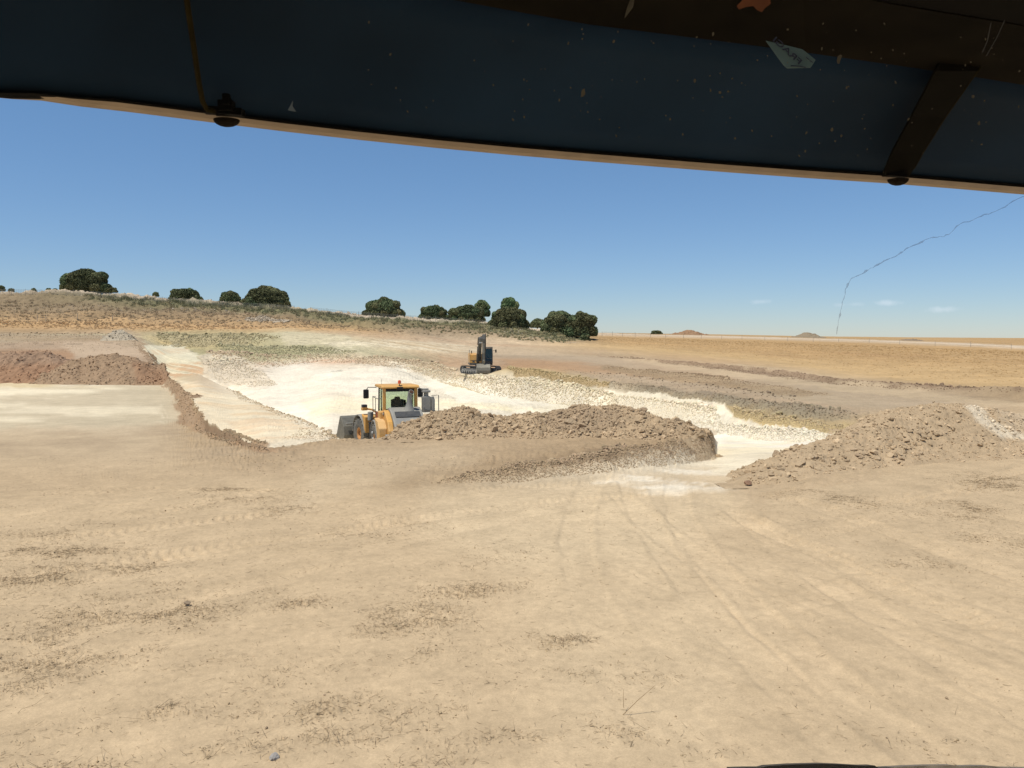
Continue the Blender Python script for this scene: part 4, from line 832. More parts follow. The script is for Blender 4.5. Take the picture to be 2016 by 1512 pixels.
tree("bush", (-12, 561, 10, 572), 222, "dark bush cut by the left edge of the photo", seed=654, cat='bush', leaf=.2)
tree("bush", (205, 565, 232, 575), 221, "low flat bush touching the right foot of the far left oak", seed=655, cat='bush', leaf=.2)
tree("bush", (1140, 655, 1163, 672), 184, "small bush under the rightmost leaning oak", seed=656, cat='bush', leaf=.2)
for i, (px, lab) in enumerate([(22, "scrubby little bush on the ridge beside the bush cut by the photo's left edge"), (66, "scrubby little bush halfway between the left edge and the far left oak"), (96, "scrubby bush on the ridge second from the far left oak"), (109, "scrubby bush right against the left side of the far left oak")]):
    tree("bush", (px - 6, 567, px + 6, 574), 219, lab, seed=660 + i, cat='bush', leaf=.16)

# ------------------------------------------------------------------ mesh builder for made things
class MB:
    def __init__(s): s.v = []; s.f = []
    def add(s, vs, fs, T=None):
        i0 = len(s.v)
        for v in vs:
            v = Vector(v)
            s.v.append(tuple(T @ v) if T is not None else tuple(v))
        for f in fs: s.f.append(tuple(i0 + k for k in f))
        return s
    def box(s, c, d, T=None, rz=0, rx=0, ry=0):
        x, y, z = d[0] / 2, d[1] / 2, d[2] / 2
        M_ = Matrix.Translation(c) @ Matrix.Rotation(rz, 4, 'Z') @ Matrix.Rotation(ry, 4, 'Y') @ Matrix.Rotation(rx, 4, 'X')
        if T is not None: M_ = T @ M_
        vs = [(i, j, k) for i in (-x, x) for j in (-y, y) for k in (-z, z)]
        return s.add(vs, [(0, 1, 3, 2), (4, 6, 7, 5), (0, 4, 5, 1), (2, 3, 7, 6), (0, 2, 6, 4), (1, 5, 7, 3)], M_)
    def tube(s, pts, r, n=8, T=None, cap=True):
        pts = [Vector(p) for p in pts]; rs_ = r if isinstance(r, (list, tuple)) else [r] * len(pts); i0 = len(s.v); vs = []; fs = []
        for k, p in enumerate(pts):
            d = (pts[min(k + 1, len(pts) - 1)] - pts[max(k - 1, 0)]).normalized()
            a = d.cross(Vector((.31, .17, .93))); a = a.normalized() if a.length > .05 else d.cross(Vector((1, 0, 0))).normalized(); b = d.cross(a)
            for q in range(n):
                an = 2 * math.pi * q / n; vs.append(p + (a * math.cos(an) + b * math.sin(an)) * rs_[k])
        for k in range(len(pts) - 1):
            for q in range(n): fs.append((k * n + q, k * n + (q + 1) % n, (k + 1) * n + (q + 1) % n, (k + 1) * n + q))
        if cap: fs.append(tuple(range(n))[::-1]); fs.append(tuple((len(pts) - 1) * n + q for q in range(n)))
        return s.add(vs, fs, T)
    def lathe(s, prof, n=24, T=None, closed=True):
        """prof: (radius, axial) about the local X axis"""
        vs = [(a, r * math.cos(2 * math.pi * q / n), r * math.sin(2 * math.pi * q / n)) for (r, a) in prof for q in range(n)]
        m = len(prof); fs = []
        for k in range(m if closed else m - 1):
            for q in range(n): fs.append((k * n + q, k * n + (q + 1) % n, ((k + 1) % m) * n + (q + 1) % n, ((k + 1) % m) * n + q))
        return s.add(vs, fs, T)
    def prism(s, poly, x0, x1, T=None):
        """poly in (y, z), extruded along x"""
        n = len(poly); vs = [(x0, a, b) for a, b in poly] + [(x1, a, b) for a, b in poly]
        fs = [tuple(range(n)), tuple(range(n, 2 * n))[::-1]] + [(k, (k + 1) % n, n + (k + 1) % n, n + k)[::-1] for k in range(n)]
        return s.add(vs, fs, T)
    def build(s, name, mat, parent=None, bevel=0, smooth=False):
        m = bpy.data.meshes.new(name); m.from_pydata(s.v, [], s.f); m.update()
        import bmesh
        bm = bmesh.new(); bm.from_mesh(m); bmesh.ops.recalc_face_normals(bm, faces=bm.faces)
        if smooth:
            for f in bm.faces: f.smooth = True
            for e in bm.edges:
                if len(e.link_faces) == 2 and e.calc_face_angle(0) > R(38): e.smooth = False
        bm.to_mesh(m); bm.free(); m.materials.append(mat)
        o = link(bpy.data.objects.new(name, m), parent)
        if bevel:
            b = o.modifiers.new("bevel", 'BEVEL'); b.width = bevel; b.segments = 2; b.limit_method = 'ANGLE'; b.angle_limit = R(35)
        return o
M_yel = mat_simple("machine_yellow", (.64, .32, .06), .5, noise=.10, scale=3, dust=.28, dustcol=(.62, .50, .33))
M_yeld = mat_simple("machine_yellow_dusty", (.64, .34, .075), .6, noise=.10, scale=3, dust=.55, dustcol=(.62, .50, .34))
M_gry = mat_simple("machine_grey", (.19, .185, .175), .6, noise=.15, scale=4, dust=.6, dustcol=(.40, .37, .30))
M_char = mat_simple("excavator_charcoal", (.062, .062, .058), .55, noise=.2, scale=4, dust=.45, dustcol=(.20, .185, .15))
M_gryd = mat_simple("machine_dark", (.045, .047, .05), .5, noise=.2, scale=5, dust=.25, dustcol=(.22, .2, .17))
M_steel = mat_simple("bucket_steel", (.15, .14, .115), .5, metal=.2, noise=.25, scale=4, dust=.5, dustcol=(.38, .34, .26))
M_tyre = mat_simple("tyre_rubber", (.05, .048, .045), .85, noise=.2, scale=5, dust=.85, dustcol=(.24, .22, .18))
M_rim = mat_simple("orange_rim", (.50, .20, .03), .5, noise=.2, scale=6, dust=.3)
M_blk = mat_simple("black_plastic", (.015, .015, .016), .45, noise=.2, scale=6)
M_brn = mat_simple("wheel_arch_brown", (.07, .03, .015), .7, noise=.3, scale=5)
M_wht = mat_simple("white_marking", (.75, .76, .76), .5, noise=.05)
M_red = mat_simple("red_paint", (.30, .03, .02), .5)
M_beac = mat_simple("orange_beacon", (.65, .10, .03), .25, noise=.1)
def mat_glass(name, col, fac, rough=.05):
    m = bpy.data.materials.new(name); m.use_nodes = True; t = m.node_tree; t.nodes.remove(t.nodes["Principled BSDF"]); out = t.nodes["Material Output"]
    tr = t.nodes.new("ShaderNodeBsdfTransparent"); tr.inputs[0].default_value = (*col, 1); gl = t.nodes.new("ShaderNodeBsdfGlossy"); gl.inputs["Roughness"].default_value = rough
    mx = t.nodes.new("ShaderNodeMixShader"); lw = t.nodes.new("ShaderNodeLayerWeight"); lw.inputs[0].default_value = .25
    mu = t.nodes.new("ShaderNodeMath"); mu.operation = 'MULTIPLY_ADD'; mu.inputs[1].default_value = fac; mu.inputs[2].default_value = fac * .25; t.links.new(lw.outputs["Fresnel"], mu.inputs[0])
    t.links.new(mu.outputs[0], mx.inputs[0]); t.links.new(tr.outputs[0], mx.inputs[1]); t.links.new(gl.outputs[0], mx.inputs[2]); t.links.new(mx.outputs[0], out.inputs[0]); return m
M_cabglass = mat_glass("green_cab_glass", (.84, .90, .84), .12)
M_darkglass = mat_simple("dark_glass", (.012, .024, .022), .25, noise=.1, spec=.6)

# ------------------------------------------------------------------ wheel loader
def wheel(name, root, c, T, flip=1, rad=.87, wid=.62):
    m = MB(); Tw = T @ Matrix.Translation(c); h_ = wid / 2
    prof = [(.36, -h_ * .8), (.50, -h_ * .98), (.70, -h_), (.80, -h_ * .93), (.835, -h_ * .75), (.84, 0), (.835, h_ * .75), (.80, h_ * .93), (.70, h_), (.50, h_ * .98), (.36, h_ * .8)]
    m.lathe(prof, 36, Tw)
    for q in range(22):
        for sd in (-1, 1):
            a = 2 * math.pi * (q + (.5 if sd > 0 else 0)) / 22
            m.box((0, 0, 0), (wid * .5, .10, .05), Tw @ Matrix.Rotation(a, 4, 'X') @ Matrix.Translation((sd * wid * .24, 0, .85)) @ Matrix.Rotation(sd * R(24), 4, 'Z'))
    w_ = m.build(name, M_tyre, root, smooth=True)
    r_ = MB(); r_.lathe([(.37, h_ * .8 * -1), (.37, h_ * .8), (.30, h_ * .78), (.27, h_ * .3), (.12, h_ * .25), (.10, h_ * .5), (.0, h_ * .5), (.0, -h_ * .5), (.1, -h_ * .5), (.12, -h_ * .25), (.27, -h_ * .3), (.30, -h_ * .78)], 28, Tw)
    for q in range(12):
        a = 2 * math.pi * q / 12; r_.tube([(-h_ * .34, .19 * math.cos(a), .19 * math.sin(a)), (h_ * .34, .19 * math.cos(a), .19 * math.sin(a))], .018, 6, Tw)
    r_.build("rim", M_rim, w_, smooth=True)
lp = at(774, 800, 42.2)
LZ = float(ground_z(lp[0], lp[1])[0])
loader = empty("wheel_loader", (lp[0], lp[1], LZ), R(20)); tag(loader, "dusty yellow and grey wheel loader half hidden behind the long dirt heap", "wheel loader")
I4 = Matrix.Identity(4); FR = Matrix.Rotation(R(11), 4, 'Z')
wheel("wheel", loader, (-1.1, -1.75, .86), I4); wheel("wheel", loader, (1.1, -1.75, .86), I4)
wheel("wheel", loader, (-1.1, 1.75, .86), FR); wheel("wheel", loader, (1.1, 1.75, .86), FR)
m = MB(); m.box((0, -1.9, 1.05), (.9, 3.6, .55)); m.box((0, -.25, 1.0), (.5, .8, .7)); m.tube([(-.9, -1.75, .86), (.9, -1.75, .86)], .2, 10); m.build("rear_frame", M_gryd, loader, .02)
m = MB(); m.box((0, 1.4, 1.05), (.8, 2.4, .6), FR); m.prism([(.6, 1.2), (.6, 2.05), (1.1, 2.1), (2.2, 1.5), (2.4, 1.0)], -.45, .45, FR); m.tube([(-.9, 1.75, .86), (.9, 1.75, .86)], .2, 10, FR); m.build("front_frame", M_yeld, loader, .02)
# engine hood: yellow flanks and a grey sloping cover
m = MB()
for s_ in (-1,): m.prism([(-1.95, 1.2), (-1.95, 2.35), (-2.35, 2.5), (-2.75, 2.42), (-3.45, 2.0), (-3.75, 1.55), (-3.8, 1.2)], s_ * .70, s_ * .98)
m.build("hood_flank", M_yel, loader, .05)
m = MB(); m.prism([(-1.93, 1.2), (-1.93, 2.58), (-2.3, 2.62), (-2.9, 2.42), (-3.55, 2.02), (-3.86, 1.75), (-3.9, 1.0)], -.69, .97); m.build("hood", M_gry, loader, .06)
m = MB(); m.box((.14, -3.12, 2.315), (1.3, .45, .05), rx=R(32)); m.build("hood_grille", M_gryd, loader)
m = MB(); m.box((0, -3.915, 1.5), (.9, .03, .35)); m.build("radiator_grille", M_blk, loader)
m = MB(); m.prism([(-3.91, .75), (-3.91, 1.45), (-4.15, 1.35), (-4.2, .8)], -1.2, 1.2); m.build("counterweight", M_gry, loader, .05)
m = MB(); m.box((-.995, -2.35, 2.3), (.02, .38, .16), rx=R(-12)); m.build("badge_plate", M_gryd, loader)
m = MB(); m.box((-1.007, -2.35, 2.31), (.006, .24, .09), rx=R(-12)); m.build("badge", M_wht, loader)
m = MB(); m.box((-.99, -2.85, 1.62), (.03, .32, .6)); m.build("side_vent", M_gryd, loader, .03)
m = MB(); m.box((-.96, -1.98, 2.1), (.4, .75, .62)); m.build("side_locker", M_yel, loader, .05)
# exhaust stack with a bell base
m = MB(); m.tube([(.32, -2.6, 2.45), (.32, -2.6, 2.62), (.33, -2.6, 2.82), (.34, -2.6, 3.15), (.37, -2.64, 3.33), (.41, -2.78, 3.45)], [.30, .22, .15, .11, .12, .14], 14); m.build("exhaust_stack", M_gry, loader, smooth=True)
m = MB(); m.tube([(.41, -2.79, 3.452), (.412, -2.80, 3.462)], [.115, .1], 14); m.build("exhaust_mouth", M_brn, loader)
# rear fenders
def fender(T, yc, s_, mat1, nm="fender", z1=1.95):
    m = MB(); pts_o = []; pts_i = []
    for k_ in range(9):
        a = R(8 + 164 * k_ / 8); pts_o.append((yc - 1.02 * math.cos(a), .86 + 1.10 * math.sin(a))); pts_i.append((yc - .96 * math.cos(a), .86 + 1.03 * math.sin(a)))
    m.prism(pts_o + pts_i[::-1], s_ * .72, s_ * 1.42, T); return m.build(nm, mat1, loader, .02)
for s_ in (-1, 1):
    fender(I4, -1.75, s_, M_gry); fender(FR, 1.75, s_, M_gry)
m = MB()
for s_ in (-1, 1): m.prism([(-3.35, .95), (-3.35, 1.65), (-3.0, 1.98), (-2.0, 2.09), (-2.4, 1.80), (-2.66, 1.4), (-2.76, .95)], s_ * .98, s_ * 1.40)
m.build("fender_panel", M_yeld, loader, .04)
m = MB()
for s_ in (-1, 1): m.prism([(.66, 1.0), (.62, 1.9), (1.2, 2.02), (.92, 1.6), (.78, 1.2)], s_ * .72, s_ * 1.40, FR)
m.build("front_fender_panel", M_yel, loader, .04)
m = MB(); m.box((0, -1.0, 1.55), (1.5, 1.5, .7)); m.build("wheel_arch", M_brn, loader, .03)
# cab
m = MB()
for x_ in (-.84, .84):
    m.box((x_, -1.88, 2.78), (.17, .16, 1.6))
m.box((0, -1.88, 2.08), (1.5, .12, .35))
m.build("rear_pillar", M_yel, loader, .03)
m = MB()
for x_ in (-.84, .84):
    m.tube([(x_, -.25, 2.0), (x_ * .97, -.32, 3.56)], .045, 6); m.tube([(x_, -1.05, 2.0), (x_, -1.05, 3.56)], .03, 6)
m.tube([(-.84, -.25, 2.0), (.84, -.25, 2.0)], .05, 6)
m.box((0, -1.0, 3.53), (1.62, 1.6, .06)); m.box((0, -1.84, 3.47), (1.5, .06, .12))
m.build("cab_frame", M_blk, loader)
m = MB(); m.prism([(.0, 3.58), (.08, 3.66), (-.1, 3.73), (-1.95, 3.75), (-2.1, 3.68), (-2.1, 3.60), (-1.9, 3.57)], -1.0, 1.0); m.build("cab_roof", M_yel, loader, .04)
m = MB(); m.box((0, -1.0, 1.97), (1.7, 1.75, .12)); m.build("cab_floor", M_gryd, loader, .02)
def pane(name, quad, par=None, mat=None):
    q = np.array(quad, float); n_ = np.cross(q[1] - q[0], q[2] - q[0]); n_ /= np.linalg.norm(n_); q2 = q + n_ * .012
    return np_mesh(name, np.vstack([q, q2]), [(0, 1, 2, 3), (7, 6, 5, 4), (0, 4, 5, 1), (1, 5, 6, 2), (2, 6, 7, 3), (3, 7, 4, 0)], mat or M_cabglass, parent=par or loader)
pane("rear_window", [(-.75, -1.86, 2.3), (.75, -1.86, 2.3), (.75, -1.86, 3.42), (-.75, -1.86, 3.42)])
pane("windscreen", [(-.8, -.27, 2.05), (.8, -.27, 2.05), (.78, -.33, 3.5), (-.78, -.33, 3.5)])
for s_ in (-1, 1):
    pane("side_window", [(s_ * .85, -1.78, 2.1), (s_ * .85, -1.08, 2.1), (s_ * .85, -1.08, 3.48), (s_ * .85, -1.78, 3.48)])
    pane("door_window", [(s_ * .85, -1.0, 2.1), (s_ * .85, -.3, 2.1), (s_ * .84, -.34, 3.48), (s_ * .85, -1.0, 3.48)])
m = MB(); m.box((-.05, -1.35, 2.66), (.66, .16, .62), rx=R(-8)); m.box((-.05, -1.38, 3.02), (.3, .12, .18)); m.box((.42, -.9, 2.75), (.12, .5, .3)); m.box((0, -1.1, 2.4), (.52, .5, .16)); m.box((0, -1.15, 2.15), (.35, .35, .36)); m.build("seat", M_blk, loader, .04)
m = MB(); m.tube([(.0, -.35, 2.1), (0, -.62, 2.72)], .035, 6); m.lathe([(.19, -.015), (.22, -.015), (.22, .015), (.19, .015)], 20, Matrix.Translation((0, -.64, 2.76)) @ Matrix.Rotation(R(60), 4, 'X') @ Matrix.Rotation(R(90), 4, 'Y')); m.build("steering_wheel", M_blk, loader)
m = MB(); m.box((-.1, -1.25, 2.2), (1.45, .7, .45)); m.box((.5, -1.1, 2.5), (.25, .5, .35)); m.build("console", M_blk, loader, .03)
m = MB(); m.tube([(-.05, -2.0, 3.72), (-.05, -2.0, 3.84)], .02, 6); m.build("beacon_post", M_gryd, loader)
m = MB(); m.tube([(-.05, -2.0, 3.84), (-.05, -2.0, 3.86), (-.05, -2.0, 3.98), (-.05, -2.0, 4.02)], [.09, .085, .08, .04], 12); m.build("beacon", M_beac, loader, smooth=True)
m = MB(); m.box((-.05, -2.13, 3.6), (.3, .12, .14)); m.build("work_lamp", M_blk, loader, .02)
m = MB(); m.tube([(-.75, -.6, 3.72), (-.73, -.62, 4.0)], .008, 5); m.build("aerial", M_blk, loader)
m = MB(); m.tube([(-.95, -.25, 3.55), (-1.38, -.12, 3.56), (-1.46, -.12, 3.45)], .022, 6); m.build("mirror_arm", M_blk, loader)
m = MB(); m.box((-1.5, -.14, 3.2), (.3, .1, .5)); m.build("mirror", M_blk, loader, .06)
m = MB(); m.tube([(.95, -.25, 3.55), (1.38, -.12, 3.56), (1.46, -.12, 3.45)], .022, 6); m.build("mirror_arm", M_blk, loader)
m = MB(); m.box((1.5, -.14, 3.2), (.3, .1, .5)); m.build("mirror", M_blk, loader, .06)
m = MB()
for z_ in (2.35, 3.05): m.tube([(-1.0, -1.85, z_), (-1.16, -1.75, z_), (-1.16, -.3, z_), (-1.0, -.25, z_)], .018, 6)
m.tube([(-1.16, -.3, 1.95), (-1.16, -.3, 3.1)], .018, 6); m.tube([(-1.16, -1.1, 1.95), (-1.16, -1.1, 3.05)], .016, 6)
m.build("handrail", M_gryd, loader)
m = MB(); m.box((-1.12, -1.55, 2.15), (.16, .18, .42)); m.build("fire_extinguisher", M_red, loader, .05)
# air cleaner cluster and rail on the right side
m = MB(); m.box((1.35, -2.1, 2.72), (.42, .42, .85)); m.tube([(1.35, -2.1, 3.1), (1.35, -2.1, 3.34)], .13, 12); m.tube([(1.35, -2.1, 3.34), (1.35, -2.1, 3.46)], .24, 14); m.box((1.3, -2.05, 3.52), (.4, .2, .08)); m.build("air_cleaner", M_gry, loader, .04)
m = MB(); m.tube([(1.68, -2.2, 2.15), (1.68, -2.2, 2.95), (1.62, -2.2, 3.1)], .12, 12); m.build("intake_pipe", M_gry, loader, smooth=True)
m = MB(); m.tube([(1.6, -2.3, 3.2), (1.98, -2.3, 3.2), (1.98, -2.3, 2.0)], .022, 6); m.tube([(1.2, -2.32, 2.45), (1.98, -2.3, 2.35)], .018, 6); m.build("side_rail", M_gryd, loader)
# headlamps on stalks at the front left and right
for s_ in (-1, 1):
    m = MB(); m.tube([(s_ * .55, .75, 2.0), (s_ * .85, .95, 2.25), (s_ * 1.2, 1.1, 2.32)], .06, 6, FR); m.box((s_ * 1.25, 1.12, 2.3), (.3, .26, .16), FR); m.build("lamp_stalk", M_yel, loader, .02)
    m = MB(); m.box((s_ * 1.25, 1.12, 2.46), (.28, .24, .17), FR); m.build("headlight", M_gryd, loader, .03)
m = MB(); m.tube([(-1.28, -.1, 1.75), (-1.28, -.1, 2.22)], .14, 12); m.build("air_tank", M_gry, loader, .03)
m = MB(); m.prism([(-.55, 1.7), (-.2, 1.7), (-.45, 1.1), (-.55, .45), (-.7, .45), (-.75, 1.0)], -1.4, -.85); m.build("ladder", M_blk, loader, .02)
m = MB(); m.tube([(-1.44, -1.9, .96), (-1.47, -1.9, .96)], .09, 10); m.tube([(-1.44, -1.68, 1.28), (-1.47, -1.68, 1.28)], .06, 8); m.build("hub_marking", M_wht, loader)
# lift arms and bucket
for s_ in (-1, 1):
    m = MB(); m.prism([(.75, 1.75), (.75, 2.05), (1.6, 1.95), (3.2, .75), (3.3, .45), (3.0, .5), (1.5, 1.6)], s_ * .42, s_ * .58, FR); m.build("lift_arm", M_yeld, loader, .02)
m = MB(); m.prism([(1.5, 1.95), (2.3, 1.9), (2.6, 1.1), (2.4, 1.0)], -.16, .16, FR); m.tube([(0, 1.0, 2.0), (0, 2.2, 1.75)], .09, 10, FR); m.build("tilt_linkage", M_gry, loader, .02)
out = [(4.55, .10), (4.52, .05), (3.6, .05), (3.25, .25), (3.12, .65), (3.22, 1.15), (3.55, 1.62), (3.72, 1.72)]
inn = [(3.70, 1.65), (3.58, 1.53), (3.29, 1.13), (3.20, .66), (3.30, .32), (3.62, .12), (4.5, .10)]
BK = FR @ Matrix.Rotation(R(4), 4, 'Z')
m = MB()
for a, b, c_, d in zip(out[:-1], out[1:], inn[::-1], (inn[::-1])[1:] + [inn[0]]):
    pass
poly = out + inn
nB = len(poly); 
vs = [(-1.52, a, b) for a, b in poly] + [(1.52, a, b) for a, b in poly]
m.add(vs, [(k_, (k_ + 1) % nB, nB + (k_ + 1) % nB, nB + k_) for k_ in range(nB)], BK)
for k_ in range(7):
    o1, o2 = out[k_], out[k_ + 1]; i1, i2 = inn[6 - k_], inn[max(5 - k_, 0)]
    for x_ in (-1.52, 1.52): m.add([(x_, *o1), (x_, *o2), (x_, *i2), (x_, *i1)], [(0, 1, 2, 3)], BK)
m.build("bucket", M_steel, loader, 0)
for s_ in (-1, 1):
    m = MB(); m.prism([(4.5, .08), (3.6, .06), (3.26, .27), (3.14, .65), (3.24, 1.14), (3.56, 1.6), (3.74, 1.72), (4.0, 1.2)], s_ * 1.50, s_ * 1.56, BK); m.build("bucket_side", M_steel, loader, .01)
m = MB(); m.box((0, 3.1, .95), (2.2, .12, .16), BK); m.box((0, 3.12, 1.3), (2.9, .06, .1), BK, rx=R(20)); m.box((-.75, 3.1, .9), (.14, .3, 1.0), BK); m.box((.75, 3.1, .9), (.14, .3, 1.0), BK); m.build("bucket_rib", M_gry, loader, .01)

# ------------------------------------------------------------------ excavator
xp = at(946, 735, 88.0)
XZ = float(ground_z(xp[0], xp[1])[0])
ex = empty("excavator", (xp[0], xp[1], XZ), 0); tag(ex, "dark grey and yellow crawler excavator parked on the far rubble bank with its bucket down", "excavator")
UC = Matrix.Rotation(R(32), 4, 'Z'); HS = Matrix.Rotation(R(6), 4, 'Z')
def track(x_):
    m = MB(); L = 2.15; r_ = .43; pts = []
    for k_ in range(9): a = R(90 + 180 * k_ / 8); pts.append((-L + r_ * math.cos(a) + r_, .45 + r_ * math.sin(a)))
    for k_ in range(9): a = R(-90 + 180 * k_ / 8); pts.append((L - r_ + r_ * math.cos(a), .45 + r_ * math.sin(a)))
    pin = [(a * .955, .45 + (b - .45) * .8) for a, b in pts]
    n_ = len(pts); vs = []
    for x__ in (x_ - .3, x_ + .3): vs += [(x__, a, b) for a, b in pts] + [(x__, a, b) for a, b in pin]
    fs = []
    for k_ in range(n_):
        k2 = (k_ + 1) % n_; fs += [(k_, k2, 2 * n_ + k2, 2 * n_ + k_), (n_ + k_, 3 * n_ + k_, 3 * n_ + k2, n_ + k2), (k_, n_ + k_, n_ + k2, k2), (2 * n_ + k_, 2 * n_ + k2, 3 * n_ + k2, 3 * n_ + k_)]
    m.add(vs, fs, UC)
    # grouser bars
    per = []
    for k_ in range(n_):
        a, b = np.array(pts[k_]), np.array(pts[(k_ + 1) % n_]); L_ = np.linalg.norm(b - a); q = max(1, int(L_ / .17))
        for j in range(q): per.append((a + (b - a) * j / q, math.atan2(*(b - a)[::-1])))
    for (p, an) in per: m.box((x_, p[0], p[1]), (.62, .035, .06), UC, rx=an)
    t_ = m.build("track", M_gryd, ex)
    m = MB()
    for yy, rr in [(-1.75, .33), (1.75, .33)] + [(-1.25 + .5 * q, .13) for q in range(6)]:
        zc = .45 if rr > .2 else .25
        m.tube([(x_ - .2, yy, zc), (x_ + .2, yy, zc)], rr, 14, UC)
    m.build("roller", M_gry, t_, smooth=True)
    m = MB(); m.box((x_, 0, .5), (.34, 3.0, .3), UC); m.build("track_frame", M_gry, t_, .02)
track(-1.2); track(1.2)
m = MB(); m.box((0, 0, .62), (1.9, 1.6, .3), UC); m.tube([(0, 0, .7), (0, 0, 1.02)], .6, 20); m.build("undercarriage", M_gryd, ex, .03)
# house: faces the camera (local -Y is the front)
m = MB(); m.box((0, .55, 1.12), (2.6, 3.5, .2), HS); m.build("turntable_frame", M_gryd, ex, .03)
m = MB(); m.prism([(-1.0, 1.22), (-1.0, 2.2), (1.7, 2.35), (1.7, 1.22)], -1.3, -.42, HS); m.build("engine_housing", M_yel, ex, .05)
m = MB(); m.box((-.86, -1.01, 1.56), (.7, .02, .04), HS); m.box((-.86, -1.01, 1.42), (.25, .02, .18), HS); m.build("housing_step", M_gryd, ex)
m = MB(); m.prism([(.6, 1.22), (.6, 2.25), (1.7, 2.3), (1.7, 1.22)], -.419, 1.25, HS); m.build("engine_cover", M_yeld, ex, .05)
m = MB(); m.prism([(1.71, 1.05), (1.71, 2.2), (2.3, 2.05), (2.45, 1.3), (2.3, 1.0)], -1.3, 1.3, HS); m.build("counterweight", M_gry, ex, .08)
m = MB(); m.tube([(-1.0, .3, 2.3), (-1.0, .3, 2.62)], .05, 8, HS); m.build("exhaust_pipe", M_blk, ex)
m = MB()
for x_, y_ in ((-1.28, -1.0), (-1.28, .2)): m.tube([(x_, y_, 1.2), (x_, y_, 2.75)], .02, 5, HS)
m.tube([(-1.28, -1.0, 2.7), (-1.28, .2, 2.7)], .02, 5, HS); m.build("handrail", M_gry, ex)
m = MB()
for x_ in (.38, 1.26):
    m.tube([(x_, -1.35, 1.2), (x_, -1.35, 2.3), (x_, -1.1, 2.95)], .05, 6, HS); m.tube([(x_, .55, 1.2), (x_, .55, 2.95)], .05, 6, HS)
m.box((.82, -.28, 2.99), (.98, 1.75, .09), HS); m.box((.82, -.4, 1.35), (.95, 1.85, .28), HS); m.box((.82, -1.38, 1.75), (.9, .04, .05), HS)
cabx = m.build("cab_frame", M_gryd, ex, .02)
for nm, q in (("front_window", [(.42, -1.36, 1.5), (1.22, -1.36, 1.5), (1.22, -1.12, 2.9), (.42, -1.12, 2.9)]), ("side_window", [(1.27, -1.3, 1.5), (1.27, .5, 1.5), (1.27, .5, 2.9), (1.27, -1.05, 2.9)]), ("rear_window", [(.42, .56, 1.5), (1.22, .56, 1.5), (1.22, .56, 2.9), (.42, .56, 2.9)])):
    q = [tuple(HS @ Vector(v)) for v in q]; pane(nm, q, cabx, M_darkglass)
m = MB(); m.tube([(1.3, -1.1, 2.6), (1.62, -1.25, 2.7)], .02, 5, HS); m.box((1.66, -1.28, 2.6), (.16, .06, .34), HS); m.build("mirror", M_blk, ex)
# boom: rises from the house toward the camera and up, then the stick drops to the bucket
def beam(m, pts, wd, T):
    """pts: (y, z, depth)"""
    P_ = [np.array([a, b]) for a, b, _ in pts]; up = []; lo = []
    for k_ in range(len(P_)):
        d = P_[min(k_ + 1, len(P_) - 1)] - P_[max(k_ - 1, 0)]; d = d / np.linalg.norm(d); n_ = np.array([-d[1], d[0]]) * pts[k_][2] / 2
        up.append(tuple(P_[k_] + n_)); lo.append(tuple(P_[k_] - n_))
    m.prism(up + lo[::-1], wd[0], wd[1], T)
AR = HS
m = MB(); beam(m, [(-.7, 1.5, .45), (-1.1, 2.3, .6), (-1.5, 3.1, .68), (-2.2, 3.75, .6), (-3.1, 3.95, .48), (-3.9, 3.9, .34)], (-.36, .02), AR); m.build("boom", M_char, ex, .03)
m = MB(); m.box((-.17, -2.86, 3.62), (.3, .02, .26), AR); m.build("boom_plate", M_wht, ex)
m = MB(); beam(m, [(-3.6, 4.45, .3), (-3.75, 3.95, .45), (-3.6, 2.9, .38), (-3.35, 1.35, .26)], (-.02, .30), AR); m.build("stick", M_char, ex, .03)
m = MB(); m.tube([(.1, -1.9, 4.05), (.1, -2.9, 4.35)], .1, 10, AR); m.tube([(.1, -2.9, 4.35), (.1, -3.6, 4.45)], .05, 8, AR); m.build("stick_cylinder", M_char, ex)
for x_ in (-.46, .12):
    m = MB(); m.tube([(x_, -1.25, 1.35), (x_, -1.75, 2.3)], .1, 10, AR); m.tube([(x_, -1.75, 2.3), (x_, -2.1, 3.1)], .05, 8, AR); m.build("boom_cylinder", M_char, ex)
m = MB(); m.tube([(.14, -3.95, 3.5), (.14, -3.9, 2.4)], .09, 10, AR); m.tube([(.14, -3.9, 2.4), (.14, -3.82, 1.6)], .045, 8, AR); m.prism([(-3.9, 1.6), (-3.7, 1.7), (-3.4, 1.3), (-3.6, 1.0)], .02, .26, AR); m.build("bucket_linkage", M_steel, ex)
m = MB(); m.tube([(.3, -1.5, 3.2), (.36, -2.2, 4.3), (.36, -3.3, 4.55), (.34, -3.7, 3.6), (.32, -3.6, 2.6)], .04, 6, AR); m.tube([(.02, -1.1, 2.6), (-.42, -1.6, 3.4), (-.42, -2.6, 4.1), (0, -3.5, 4.25)], .04, 6, AR); m.build("hydraulic_hose", M_blk, ex)
bo = [(-3.3, 1.25), (-3.75, 1.2), (-4.15, .85), (-4.2, .4), (-3.95, .08), (-3.5, .0), (-3.0, .1), (-2.8, .3)]
bi = [(-2.82, .36), (-3.0, .17), (-3.5, .08), (-3.9, .15), (-4.12, .42), (-4.08, .82), (-3.72, 1.12), (-3.3, 1.17)]
m = MB(); poly = bo + bi; nB = len(poly)
vs = [(-.62, a, b) for a, b in poly] + [(.78, a, b) for a, b in poly]; m.add(vs, [(k_, (k_ + 1) % nB, nB + (k_ + 1) % nB, nB + k_) for k_ in range(nB)], AR)
m.prism(bo, -.66, -.62, AR); m.prism(bo, .78, .82, AR)
